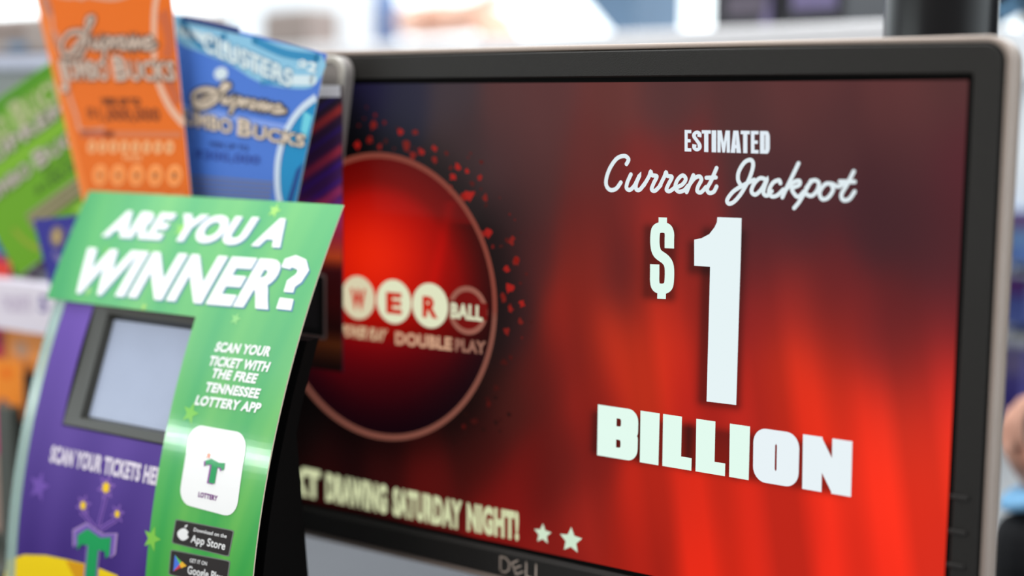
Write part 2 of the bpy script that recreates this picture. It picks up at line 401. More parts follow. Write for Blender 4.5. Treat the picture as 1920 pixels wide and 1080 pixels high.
# colour samples of the displayed picture, reflected haze near its top painted in, at frame points
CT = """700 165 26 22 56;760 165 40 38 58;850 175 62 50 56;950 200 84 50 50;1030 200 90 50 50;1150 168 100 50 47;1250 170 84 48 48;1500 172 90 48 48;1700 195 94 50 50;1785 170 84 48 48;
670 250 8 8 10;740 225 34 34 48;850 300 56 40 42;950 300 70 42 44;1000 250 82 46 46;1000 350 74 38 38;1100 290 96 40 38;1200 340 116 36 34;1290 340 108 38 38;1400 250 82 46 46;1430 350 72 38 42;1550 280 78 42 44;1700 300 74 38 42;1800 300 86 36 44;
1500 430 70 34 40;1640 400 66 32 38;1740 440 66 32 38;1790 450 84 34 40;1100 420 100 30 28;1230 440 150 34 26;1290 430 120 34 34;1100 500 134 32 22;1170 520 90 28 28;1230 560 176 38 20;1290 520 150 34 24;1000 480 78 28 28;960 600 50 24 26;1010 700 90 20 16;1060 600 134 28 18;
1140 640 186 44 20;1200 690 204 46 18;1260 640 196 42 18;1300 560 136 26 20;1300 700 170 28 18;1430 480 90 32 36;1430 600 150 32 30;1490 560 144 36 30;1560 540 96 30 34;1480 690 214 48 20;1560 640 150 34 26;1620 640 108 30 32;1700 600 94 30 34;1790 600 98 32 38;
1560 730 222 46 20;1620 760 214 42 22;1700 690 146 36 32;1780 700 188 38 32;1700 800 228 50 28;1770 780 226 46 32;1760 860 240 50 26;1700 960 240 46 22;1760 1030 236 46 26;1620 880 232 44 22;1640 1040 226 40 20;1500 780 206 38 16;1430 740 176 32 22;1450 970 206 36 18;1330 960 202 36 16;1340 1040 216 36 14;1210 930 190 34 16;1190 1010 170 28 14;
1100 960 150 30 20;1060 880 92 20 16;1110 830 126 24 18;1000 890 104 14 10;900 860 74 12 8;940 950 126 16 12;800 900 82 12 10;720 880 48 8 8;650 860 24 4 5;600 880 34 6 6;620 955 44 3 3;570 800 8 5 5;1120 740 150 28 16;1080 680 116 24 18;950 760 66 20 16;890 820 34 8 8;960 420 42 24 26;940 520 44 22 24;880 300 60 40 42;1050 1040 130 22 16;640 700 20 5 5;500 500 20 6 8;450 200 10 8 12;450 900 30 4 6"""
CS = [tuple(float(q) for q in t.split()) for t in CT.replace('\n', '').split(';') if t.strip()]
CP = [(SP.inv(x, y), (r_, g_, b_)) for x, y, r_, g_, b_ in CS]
def _sr(ax, ay, bx, by): p, q = SP.inv(ax, ay), SP.inv(bx, by); return (min(p[0], q[0]) - .0020, min(p[1], q[1]) - .0028, max(p[0], q[0]) - .0016, max(p[1], q[1]) - .0020)
SHD = [_sr(1222, 425, 1262, 545), _sr(1332, 430, 1385, 748), _sr(1306, 455, 1334, 496)] + [_sr(x, 775 + (x - 1124) * .143, x + 84, 848 + (x - 1124) * .162) for x in (1124, 1210, 1300, 1390, 1500)]
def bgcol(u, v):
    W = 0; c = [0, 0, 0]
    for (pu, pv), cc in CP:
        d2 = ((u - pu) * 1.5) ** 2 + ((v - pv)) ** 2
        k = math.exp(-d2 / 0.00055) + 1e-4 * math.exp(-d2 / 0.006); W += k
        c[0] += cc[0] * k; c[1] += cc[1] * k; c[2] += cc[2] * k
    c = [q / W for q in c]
    # slanting rays of the picture
    t = (u - (TOP - v) * 0.17) * 170
    ry = max(-1, min(1, (math.sin(t) * 0.7 + math.sin(t * 0.43 + 1.3) * 0.5) * 1.5))
    for (x0, y0, x1, y1) in SHD:                     # the soft drop shadow drawn behind the lettering on the display
        dx = max(x0 - u, 0, u - x1); dy = max(y0 - v, 0, v - y1); e = math.exp(-(dx * dx + dy * dy) / 1.1e-5); c = [q * (1 - 0.38 * e) for q in c]
    bright = min(1, max(0, (c[0] - 60) / 150)); c = [q * (1 + 0.085 * ry * bright) for q in c]
    d = math.hypot(u - ball_c[0], v - ball_c[1])
    if d < ball_r:
        x = (u - ball_c[0]) / ball_r; y = (v - ball_c[1]) / ball_r
        g = math.exp(-((x + 0.05) ** 2 * 0.9 + (y - 0.28) ** 2 * 1.5))
        red = 22 + 205 * g ** 1.25; 
        edge = max(0, (math.hypot(x, y) - 0.72) / 0.28); red *= 1 - 0.45 * edge
        if y > 0.55: red = max(red, 130 - 40 * edge)
        if y < 0: red *= 1 - 0.35 * min(1, (-y) * max(0, x + 0.3))
        gg = red * 0.02 + (30 * g ** 4); bb = red * 0.03 + (6 if y < -.3 else 0)
        sh = math.exp(-((x - 0.45 - 0.25 * y) / 0.05) ** 2) * (1 if 0.1 < y < 0.7 else 0); red += 18 * sh
        c = [red, gg, bb]
    else:
        halo = math.exp(-((d - ball_r) / 0.016) ** 2); c = [q * (1 - 0.5 * halo) for q in c]
    return (max(0, min(255, c[0])), max(0, min(255, c[1])), max(0, min(255, c[2])))
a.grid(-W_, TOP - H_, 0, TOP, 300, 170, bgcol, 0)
# specks around the ball
sp = [(700, 234, 13), (693, 262, 10), (751, 247, 8), (779, 247, 9), (764, 272, 14), (775, 290, 14), (790, 284, 9), (815, 278, 8), (815, 300, 8), (858, 313, 10), (876, 321, 7), (850, 333, 10), (900, 335, 8), (878, 366, 18), (868, 370, 10), (911, 371, 9), (845, 355, 10), (916, 434, 13), (905, 440, 8), (960, 451, 11), (968, 489, 10), (950, 506, 9), (955, 540, 13), (968, 487, 8), (945, 560, 10), (979, 569, 9), (957, 580, 9), (976, 603, 8), (950, 621, 10), (943, 555, 7), (945, 680, 9), (958, 670, 6), (930, 727, 9), (916, 758, 8), (890, 790, 9), (870, 800, 7), (712, 275, 8), (671, 272, 10)]
for x, y, r_ in sp:
    cx, cy = SP.inv(x, y); q = r_ * 0.85 / F * 0.75
    P = [(cx + q * random.uniform(.45, 1.35) * math.cos(t * math.pi / 6), cy + q * random.uniform(.45, 1.35) * math.sin(t * math.pi / 6)) for t in range(12)]
    k = 1.0 if y < 650 else 0.5
    a.poly(P, (random.uniform(110, 165) * k, 24 * k, 18 * k), 1)
for i in range(45):
    t = random.uniform(-1.0, 1.75); rr = ball_r * random.uniform(1.05, 1.34); q = random.uniform(.0006, .0019)
    cx, cy = ball_c[0] + rr * math.cos(t), ball_c[1] + rr * math.sin(t); k = 1 if t > -.2 else .5
    a.poly([(cx + q * random.uniform(.4, 1.3) * math.cos(j * math.pi / 4), cy + q * random.uniform(.4, 1.3) * math.sin(j * math.pi / 4)) for j in range(8)], (random.uniform(60, 110) * k, 18 * k, 14 * k), 1)
ringcol = lambda u, v: (128, 62 + 14 * (ball_c[1] > v), 50 + 14 * (ball_c[1] > v))
a.ring(a.circ(ball_c, ball_r + 0.0017, 96), a.circ(ball_c, ball_r - 0.0017, 96), ringcol, 2)
# POWERBALL mark
cream = (222, 222, 190)
for i, (x, y) in enumerate(((535, 542), (604, 550), (672, 558), (739, 565.5), (807, 573))):
    c = SP.inv(x, y); a.disc(c, 0.0135, (214, 206, 172) if i < 3 else (222, 226, 192), 3)
    ch = 'POWER'[i]; a.text(ch, (x - 14, y + 19), (x + 15, y + 22), 40, (196, 34, 14), 4, bold=0.05)
c = SP.inv(877.5, 582); a.ring(a.circ(c, 0.0144), a.circ(c, 0.0112), (150, 92, 78), 3)
a.disc(c, 0.0112, (112, 10, 8), 3)
a.rect(c[0] - 0.0142, c[1] - 0.0048, c[0] + 0.0142, c[1] + 0.0052, (112, 10, 8), 4)
a.text('BALL', (846, 594), (906, 601), 29, (214, 216, 184), 5, bold=0.05)
a.text('POWER PLAY', (640, 629), (728, 640), 23, (206, 176, 140), 3, bold=0.05, slant=0.35)
a.text('DOUBLE', (742, 644), (848, 656), 24, (204, 158, 128), 3, bold=0.05)
a.text('PLAY', (854, 657), (912, 663), 24, (150, 104, 88), 3, bold=0.05)
# writing
wht = (232, 248, 244)
def Z1(p): return (1080 + p[0] / 3.176, 220 + p[1] / 3.176)
def Z2(p): return (1080 + p[0] / 2.7, 560 + p[1] / 2.7)
for ch, x0, x1 in (('E', 648, 688), ('S', 694, 748), ('T', 750, 804), ('I', 809, 836), ('M', 843, 918), ('A', 922, 984), ('T', 982, 1036), ('E', 1043, 1088), ('D', 1097, 1155)):
    tp = lambda x: 75 + (x - 648) * .0138; bt = lambda x: 203 + (x - 648) * .0277
    block(a, ch, [Z1((x0, bt(x0))), Z1((x1, bt(x1))), Z1((x1, tp(x1))), Z1((x0, tp(x0)))], (226, 236, 244), 2, w=0.46 if ch != 'M' else 0.36, h=0.18)
for ch, x0, x1 in (('B', 112, 318), ('I', 328, 425), ('L', 442, 592), ('L', 610, 762), ('I', 780, 882), ('O', 900, 1133), ('N', 1150, 1400)):
    tp = lambda x: 535 + (x - 112) * .1452; bt = lambda x: 792 + (x - 108) * .164
    d0 = 0 if x0 < 100 else -4
    block(a, ch, [Z2((x0 + d0, bt(x0 + d0))), Z2((x1 + d0 - 3, bt(x1 + d0))), Z2((x1, tp(x1))), Z2((x0, tp(x0)))], (226, 250, 238) if x0 < 850 else (232, 242, 246), 2, w=0.64 if ch == 'L' else (0.42 if ch != 'N' else 0.40), h=0.24)
a.ppoly([Z1(p) for p in ((843, 594), (987, 600), (982, 830))] + [Z2((828, 0)), Z2((812, 538)), Z2((662, 520)), Z2((676, 0)), Z1((800, 890)), Z1((705, 883)), Z1((705, 728)), Z1((748, 720)), Z1((795, 695)), Z1((826, 655)), Z1((840, 625))], (230, 243, 245), 2)
a.pstroke([Z1(p) for p in smoothpath([(557, 780), (557, 730), (557, 690), (545, 664), (514, 655), (484, 664), (473, 692), (472, 760), (487, 810), (535, 848), (556, 890), (556, 975), (545, 1010), (512, 1022), (480, 1010), (470, 978), (470, 925), (470, 875)], 4)], 63 / 3.176, (224, 248, 238), 2, cap=False)
a.ppoly([Z1(p) for p in ((493, 595), (543, 597), (543, 650), (493, 650))], (224, 248, 238), 2)
a.ppoly([Z1(p) for p in ((486, 1030), (537, 1032), (536, 1082), (485, 1080))], (224, 248, 238), 2)
for P in ([(302, 278), (314, 250), (290, 230), (245, 245), (205, 300), (183, 360), (182, 405), (205, 432), (240, 425), (268, 388)],
          [(328, 340), (308, 385), (302, 420), (322, 432), (350, 405), (380, 345), (360, 395), (360, 428), (382, 430), (412, 392)],
          [(405, 405), (436, 352), (446, 324), (454, 344), (482, 352), (464, 392), (452, 428), (472, 437), (505, 405)],
          [(498, 412), (526, 356), (537, 328), (545, 348), (572, 356), (552, 398), (540, 430), (558, 440), (590, 418)],
          [(585, 422), (632, 402), (655, 368), (636, 346), (606, 372), (592, 415), (612, 442), (645, 434), (668, 408)],
          [(700, 345), (680, 395), (660, 445)], [(672, 410), (705, 365), (735, 352), (748, 372), (728, 412), (724, 440), (746, 446), (775, 415)],
          [(838, 302), (805, 380), (782, 425), (795, 450), (822, 442), (838, 412)], [(778, 360), (834, 358)],
          [(985, 408), (966, 370), (972, 320), (1005, 268), (1042, 254), (1056, 285), (1035, 360), (990, 445), (945, 500), (912, 514), (902, 490), (940, 440), (1005, 400), (1062, 372)],
          [(1135, 372), (1098, 362), (1062, 395), (1046, 440), (1070, 460), (1108, 425), (1138, 370), (1122, 418), (1118, 452), (1138, 466), (1166, 440)],
          [(1218, 392), (1208, 374), (1172, 392), (1150, 440), (1166, 470), (1200, 464), (1236, 430)],
          [(1326, 274), (1292, 345), (1255, 420), (1230, 476)], [(1248, 432), (1295, 388), (1330, 378), (1330, 402), (1288, 425), (1306, 462), (1328, 472), (1360, 440)],
          [(1400, 378), (1372, 430), (1332, 500), (1300, 540)], [(1372, 420), (1412, 376), (1446, 388), (1438, 434), (1402, 468), (1362, 450)],
          [(1522, 396), (1486, 398), (1452, 446), (1466, 486), (1502, 478), (1532, 432), (1522, 396), (1560, 412), (1590, 398)],
          [(1655, 322), (1615, 400), (1582, 458), (1592, 492), (1628, 486), (1660, 442)], [(1572, 382), (1660, 384)]):
    a.pstroke([Z1(p) for p in smoothpath(P, 6)], 25 / 3.176, (224, 236, 240), 2)
yel = (206, 212, 168)
for txt, p, q in (('NEXT', (497, 911), (601, 933)), ('DRAWING', (612, 935), (726, 960)), ('SATURDAY', (737, 962), (866, 990)), ('NIGHT!', (876, 991), (973, 1010))):
    a.text(txt, p, q, 52, yel, 2, bold=0.06)
c = SP.inv(1018, 1001); a.star(c, 0.0062, (206, 226, 200), 2, inner=0.48)
c = SP.inv(1071, 1013); a.star(c, 0.0078, (206, 228, 204), 2, inner=0.48)
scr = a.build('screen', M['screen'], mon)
# dust on the glass and bezel
# black border of the panel
bd = rrect(-W_ - .0026, TOP - H_ - .0026, .0026, TOP + .0026, .001, 3); inn = rrect(-W_, TOP - H_, 0, TOP, .0002, 3)
ring_loft('panel_border', [[(p[0], 0.0, p[1]) for p in inn], [(p[0], 0.0, p[1]) for p in bd], [(p[0], 0.004, p[1]) for p in bd]], M['matte_black'], mon)
# bezel
o1 = rrect(-W_ - .0162, TOP - H_ - .0185, .0162, TOP + .0168, .0085, 8)
i1 = rrect(-W_ - .0026, TOP - H_ - .0026, .0026, TOP + .0026, .0015, 8)
i0 = rrect(-W_ - .0038, TOP - H_ - .0048, .0034, TOP + .0034, .002, 8)
lp = lambda P, y: [(p[0], y, p[1]) for p in P]
ring_loft('bezel', [lp(i1, .002), lp(i1, -.0012), lp(i0, -.0032), lp(rrect(-W_ - .0154, TOP - H_ - .0177, .0154, TOP + .016, .008, 8), -.0034), lp(o1, -.0024), lp(o1, .006)], M['bezel'], mon)
# dark groove and silver surround
g1 = rrect(-W_ - .0172, TOP - H_ - .0192, .0172, TOP + .0172, .0095, 8)
o2 = rrect(-W_ - .0195, TOP - H_ - .0222, .0195, TOP + .0198, .0115, 8)
o3 = rrect(-W_ - .0204, TOP - H_ - .0232, .0204, TOP + .0204, .0125, 8)
o4 = rrect(-W_ - .0198, TOP - H_ - .0226, .0198, TOP + .0198, .012, 8)
ring_loft('silver_surround', [lp(g1, .004), lp(g1, -.0016), lp(rrect(-W_ - .0178, TOP - H_ - .02, .0178, TOP + .0178, .0098, 8), -.0026), lp(o2, -.002), lp(o3, .0005), lp(o3, .0125), lp(o4, .0135)], M['silver'], mon, smooth=True)['label'] = 'warm silver surround'
bk = lambda e, r_: rrect(-W_ - .019 + e, TOP - H_ - .0218 + e, .019 - e, TOP + .019 - e, r_, 8)
ring_loft('back_housing', [lp(bk(0, .011), .006), lp(bk(-.0004, .0114), .0138), lp(bk(-.0004, .0114), .017), lp(bk(.004, .012), .026), lp(bk(.05, .02), .05)], M['black'], mon, caps=(True, True))
box('stand_neck', (-W_ / 2 - .03, .052, .012), (-W_ / 2 + .03, .075, .29), M['black'], mon, bevel=.004)
box('stand_base', (-W_ / 2 - .11, -.01, 0), (-W_ / 2 + .11, .17, .012), M['silver'], mon, bevel=.004)
for y in (932, 997, 1060, 1126):
    p = onY(1800 - (y - 932) * .06, y, -.0034)
    b_ = box('button', (p.x - .0042, -.0048, p.z - .0011), (p.x + .0042, -.0030, p.z + .0011), M['button'], mon, bevel=.0006)
lg = Art(Plane(-.0035, 0, 0))
pc = lg.S.inv(978, 1062); cx, cz = pc[0], TOP - H_ - .0112; hh = .0038
cx -= .0005
for P in ([(-.0098, -1), (-.0098, 1), (-.0072, 1), (-.0055, .5), (-.0055, -.5), (-.0072, -1), (-.0098, -1)], [(-.0012, 1.0), (-.0042, .45), (-.0020, -.95), (.0014, -.35)], [(-.0030, -.2), (.0002, .35)], [(.0028, 1), (.0028, -.9), (.0052, -.9)], [(.0075, 1), (.0075, -.9), (.0100, -.9)]):
    lg.stroke([(cx + (p[0] - .0002) * 1.45, cz + p[1] * hh * 1.15) for p in P], .0011, (225, 205, 190), 1)
lg.build('maker_logo', M['logo'], mon)['label'] = 'silver four letter maker logo'

# ------------------------------------------------------------------ ticket checker, its faceplate and the green card
XR = -0.33
pts = []
for e in ((641, 384), (628, 430), (610, 480), (597, 520), (580, 570), (560, 640), (545, 690), (530, 740), (512, 820), (500, 890), (489, 960), (475, 1080)):
    p = onX(*e, XR); pts.append((p.z, p.y))
def fitq(P):      # least squares cubic y(z)
    import numpy as np
    return np.polyfit([p[0] for p in P], [p[1] for p in P], 2)
qa, qb, qc = [float(v) for v in fitq(pts)]
ztop = pts[0][0]
prof = lambda z: qa * z * z + qb * z + qc
zb = 0.018
CS_ = Curve(prof, zb, ztop + 0.03)
G = Art(CS_)
uR = XR; uL = CS_.inv(152, 376)[0] * .34 + CS_.inv(120, 470)[0] * .33 + CS_.inv(94, 556)[0] * .33
vT = CS_.inv(641, 384)[1]; vB = CS_.inv(230, 577)[1]
uc = CS_.inv(367, 594)[0] * .4 + CS_.inv(305, 832)[0] * .3 + CS_.inv(294, 911)[0] * .3
v0 = 0.002
def green(u, v):
    t = (u - uR) / (uR - uL); h = (v - v0) / (vT - v0)
    # fanned rays, pale teal at the top, strong green below
    fan = math.atan2(u - (uR - .10), (v + .25)) * 60
    k = 0.5 + 0.5 * math.sin(fan) * (0.7 + .3 * math.sin(fan * 2.7 + 1))
    top = (104, 196, 134); top2 = (132, 212, 136); bot = (34, 176, 60); bot2 = (96, 200, 66)
    hh_ = min(1, max(0, (h - .15) / .5))
    A = [bot[i] * (1 - hh_) + top[i] * hh_ for i in range(3)]; B = [bot2[i] * (1 - hh_) + top2[i] * hh_ for i in range(3)]
    c = [A[i] * (1 - k) + B[i] * k for i in range(3)]
    lf = min(1, max(0, (uL + .06 - u) / .06)); c = [c[0] * (1 - .35 * lf), c[1] * (1 - .12 * lf), c[2] * (1 - .2 * lf)]
    return tuple(max(0, min(255, q * .92)) for q in c)
G.grid(uL, vB, uR, vT, 60, 24, green, 0)
G.grid(uc, v0, uR, vB, 36, 60, green, 0)
G.slab([(uc, v0), (uR, v0), (uR, vT), (uL, vT), (uL, vB), (uc, vB)], 0.0009, (236, 226, 200))
for x, y, r_, c in ((442, 598, .0042, (150, 214, 140)), (357, 775, .0068, (130, 205, 90)), (285, 1010, .0075, (130, 205, 70)), (165, 545, .004, (160, 214, 130)), (270, 575, .003, (170, 214, 120)), (340, 430, .006, (150, 214, 110)), (515, 395, .005, (170, 226, 120)), (200, 470, .004, (110, 190, 100))):
    G.star(CS_.inv(x, y), r_, c, 1, rot=.2)
W3 = (250, 252, 252)
sh = (110, 120, 190)
for dx, dy, c, l in ((2.5, 3, (104, 150, 176), 1), (0, 0, W3, 2)):
    G.text('ARE YOU A', (193 + dx, 440 + dy), (541 + dx, 462 + dy), 50, c, l, bold=0.05, slant=0.32, fat=0.012)
    G.text('WINNER', (122 + dx, 542 + dy), (528 + dx, 577 + dy), 86, c, l, bold=0.045, slant=0.30, fat=0.008)
    G.pstroke([(536 + dx, 503 + dy), (540 + dx, 494 + dy), (552 + dx, 490 + dy), (566 + dx, 496 + dy), (569 + dx, 508 + dy), (560 + dx, 522 + dy), (546 + dx, 532 + dy), (541 + dx, 548 + dy)], 23, c, l, cap=False)
    G.ppoly([(525 + dx, 558 + dy), (551 + dx, 561 + dy), (546 + dx, 582 + dy), (518 + dx, 579 + dy)], c, l)
for t, p, q in (('SCAN YOUR', (402, 658), (508, 668)), ('TICKET WITH', (390, 684), (505, 697)), ('THE FREE', (395, 707), (482, 719)), ('TENNESSEE', (383, 733), (487, 747)), ('LOTTERY APP', (365, 758), (489, 774))):
    G.text(t, p, q, 19, W3, 2, bold=0.045, slant=0.2)
# white app tile
def quadmap(q):
    q = [v2(CS_.inv(*p)) for p in q]
    return lambda s_, t_: (q[0] * (1 - s_) + q[1] * s_) * (1 - t_) + (q[3] * (1 - s_) + q[2] * s_) * t_
qm = quadmap([(335, 943), (443, 972), (466, 813), (360, 795)])
G.poly([tuple(qm(*p)) for p in rrect(0, 0, 1, 1, .2, 6)], (252, 252, 252), 2)
def tlogo(art, mp, layer, s=1.0, purple=(150, 60, 160), outline=None):
    T = [(.02, .86), (.30, .98), (.70, .88), (1.0, .92), (1.0, .66), (.90, .60), (.86, .70), (.66, .70), (.64, .02), (.34, .02), (.36, .74), (.16, .74), (.06, .64)]
    if outline:
        art.poly([tuple(mp(.5 + (p[0] - .5) * 1.34, .5 + (p[1] - .5) * 1.18)) for p in T], outline, layer)
        art.poly([tuple(mp(.5 + (p[0] - .5) * 1.2, .5 + (p[1] - .5) * 1.12)) for p in T], purple, layer + 1)
    else: art.poly([tuple(mp(p[0] - .09, p[1] - .04)) for p in T], purple, layer + 1)
    art.poly([tuple(mp(*p)) for p in T], (22, 160, 90), layer + 2)
tl = lambda s_, t_: qm(.36 + s_ * .34, .33 + t_ * .30)
tlogo(G, tl, 3)
G.star(tuple(qm(.4, .66)), .0024, (236, 130, 90), 4)
for dx, dy in ((.62, .80), (.68, .78), (.64, .86), (.56, .83), (.60, .74)): G.star(tuple(qm(dx, dy)), .0009, (170, 150, 190), 4)
G.text('LOTTERY', (372, 931), (408, 939), 10, (120, 50, 130), 3, bold=0.05)
# store badges
for (q, l1, l2) in (([(324, 1017), (428, 1042), (437, 996), (331, 975)], 'Download on the', 'App Store'), ([(318, 1076), (424, 1102), (430, 1053), (322, 1032)], 'GET IT ON', 'Google Play')):
    m2 = quadmap(q)
    G.poly([tuple(m2(*p)) for p in rrect(-.02, -.04, 1.02, 1.04, .05, 4)], (120, 130, 120), 1)
    G.poly([tuple(m2(*p)) for p in rrect(0, 0, 1, 1, .05, 4)], (30, 24, 24), 2)
    def tx(t, s0, s1, t0, hgt, b):
        V, T = font_tris(t, b); x0 = min(p[0] for p in V); x1 = max(p[0] for p in V)
        G.tri([tuple(m2(s0 + (p[0] - x0) / (x1 - x0) * (s1 - s0), t0 + p[1] / .74 * hgt)) for p in V], T, (245, 245, 245), 3)
    tx(l1, .34, .92 if l2 == 'App Store' else .64, .68, .16, .015); tx(l2, .32, .93, .2, .34, .02)
    if l2 == 'App Store':
        G.poly([tuple(m2(.17 + .10 * math.cos(k) * (1 + .08 * math.cos(2 * k)), .45 + .27 * math.sin(k) * (1 - .08 * abs(math.cos(k))))) for k in [i * math.pi / 12 for i in range(24)]], (245, 245, 245), 3)
        G.poly([tuple(m2(*p)) for p in ((.17, .74), (.18, .86), (.22, .9), (.21, .8))], (245, 245, 245), 3)
        G.disc(tuple(m2(.275, .5)), .0012, (30, 24, 24), 4)
    else:
        G.poly([tuple(m2(*p)) for p in ((.07, .15), (.17, .5), (.07, .85))], (70, 120, 230), 3)
        G.poly([tuple(m2(*p)) for p in ((.07, .15), (.27, .5), (.17, .5))], (220, 60, 70), 3)
        G.poly([tuple(m2(*p)) for p in ((.07, .85), (.17, .5), (.27, .5))], (90, 190, 90), 3)
        G.poly([tuple(m2(*p)) for p in ((.17, .5), (.21, .36), (.30, .5), (.21, .64))], (250, 190, 40), 4)
gc = G.build('cardboard_sign', M['gloss_print'], None, smooth=False)
tag(gc, 'green card headed ARE YOU A WINNER curving down the front of the ticket checker', 'sign')

chk = thing('ticket_checker', 'black ticket scanner with purple faceplate and small grey display left of the monitor', 'ticket scanner', (XR - .1, -.09, 0))
CP_ = Curve(prof, .001, ztop + 0.03, off=-0.0022)
P_ = Art(CP_)
puL = CP_.inv(145, 575)[0] * .2 + CP_.inv(63, 800)[0] * .3 + CP_.inv(10, 1050)[0] * .5; puR = XR - .004
pvT = CP_.inv(230, 545)[1]
# display opening in frame points
fTL = CP_.inv(170, 570); fBL = CP_.inv(112, 797); fBR = CP_.inv(305, 835)
fu0 = (fTL[0] + fBL[0]) / 2; fv0 = (fBL[1] + fBR[1]) / 2; fu1 = uc + .006; fv1 = CP_.inv(260, 566)[1]
def purple(u, v):
    h = min(1, max(0, (v - .05) / (pvT - .05)))
    fan = math.atan2(u - (puL + .02), (v + .12)) * 34; k = .5 + .5 * math.sin(fan)
    A = (64, 36, 132); B = (134, 102, 200)
    hh_ = h * .8 + .15 * k
    return tuple(.9 * (A[i] + (B[i] - A[i]) * hh_) for i in range(3))
for (a0, b0, a1, b1, nu, nv) in ((puL, 0.0015, puR, fv0, 40, 30), (puL, fv0, fu0, fv1, 8, 20), (fu1, fv0, puR, fv1, 10, 20), (puL, fv1, puR, pvT, 40, 4)):
    P_.grid(a0, b0, a1, b1, nu, nv, purple, 0)
P_.text('SCAN YOUR TICKETS HERE', (88, 864), (305, 912), 33, (226, 216, 232), 2, bold=0.05)
P_.star(CP_.inv(68, 912), .010, (112, 78, 172), 1, rot=.15)
for x, y, r_, i_ in ((194, 914, .0064, .0030), (151, 948, .0056, .0024), (215, 964, .0050, .0020)):
    c = CP_.inv(x, y); P_.star(c, r_ * 1.25, (150, 110, 196), 1, inner=.5, n=6, rot=.2); P_.star(c, r_, (84, 52, 150), 2, inner=.45, n=6, rot=.2); P_.star(c, i_ * 1.3, (250, 206, 30), 3, inner=.65, n=6)
for (x0, y0, x1, y1) in ((150, 962, 172, 990), (194, 930, 180, 985), (212, 975, 185, 992)):
    P_.pstroke([(x0, y0), (x1, y1)], 9, (150, 110, 196), 1); P_.pstroke([(x0, y0), (x1, y1)], 4, (70, 40, 140), 2)
# yellow sweep, then the large T
P_.ppoly([(8, 1052), (40, 1041), (80, 1042), (120, 1050), (170, 1062), (215, 1080), (225, 1104), (120, 1110), (0, 1100)], (252, 216, 6), 1)
P_.ppoly([(118, 1052), (168, 1062), (150, 1095), (140, 1095)], (226, 160, 10), 2)
c0 = v2(CP_.inv(141, 1094)); c1 = v2(CP_.inv(213, 1094)); hT = v2((0, abs(CP_.inv(170, 988)[1] - CP_.inv(170, 1118)[1])))
c0 = v2(CP_.inv(133, 1112)); c1 = v2(CP_.inv(196, 1126))
tlogo(P_, lambda s_, t_: c0 + (c1 - c0) * s_ + hT * t_, 3, purple=(120, 90, 180), outline=(170, 140, 200))
fp = P_.build('faceplate', M['print'], chk); fp['label'] = 'purple printed faceplate'
# display
frame = []
def crv(u, v, off): return CS_.map(u, v, off)
sl = CP_.inv(202, 592); sbl = CP_.inv(152, 776); sbr = CP_.inv(307, 806)
su0 = (sl[0] + sbl[0]) / 2 ; su1 = uc + .012; sv0 = (sbl[1] + sbr[1]) / 2; sv1 = CP_.inv(280, 606)[1]
def loop(u0_, v0_, u1_, v1_, off): 
    return [CP_.map(u, v, off) for u, v in ((u1_, v0_), (u1_, v1_), (u0_, v1_), (u0_, v0_))]
fz = fv1 + .006; fr = fu1 + .012
ring_loft('display_frame', [loop(fu0 + .0005, fv0 + .0005, fr, fz, -.001), loop(fu0 + .001, fv0 + .001, fr - .001, fz - .001, .0004), loop(su0 - .003, sv0 - .0025, fr - .004, sv1 + .003, 0.0002), loop(su0, sv0, fr - .006, sv1, -.006)], M['lcd_frame'], chk)
q = loop(su0 - .001, sv0 - .001, fr - .004, sv1 + .001, -.0045)
obj('display', q, [(0, 1, 2, 3)], M['lcd'], chk)['label'] = 'pale blue-grey display, reflection painted in'
# clear trim strip down the left edge
ST = Curve(prof, .001, ztop + 0.02, off=-.004)
vv = [pvT * k / 30 for k in range(31)]
sw = .010
loops = [[ST.map(puL - sw, v, .002), ST.map(puL - .0005, v, .002), ST.map(puL - .0005, v, -.001), ST.map(puL - sw, v, -.001)] for v in vv]
ring_loft('side_trim', loops, M['clear'], chk, caps=(True, True))['label'] = 'clear plastic side strip'
# body: the black box behind the faceplate
SB = [onX(x, y, XR - .006) for x, y in ((560, 860), (578, 1080))]
yb = SB[1].y
zz = [0.0 + (ztop - .075) * k / 24 for k in range(25)]
ybk = lambda z: SB[1].y + (SB[0].y - SB[1].y) * (z - SB[1].z) / (SB[0].z - SB[1].z)
loops = []
for z in zz:
    yf = prof(z) + .0125; y1 = max(yf + .012, ybk(z))
    loops.append([(puL - .012, yf, z), (XR - .004, yf, z), (XR - .006, y1, z), (puL - .01, y1, z)])
ring_loft('body', loops, M['matte_black'], chk, caps=(True, True))

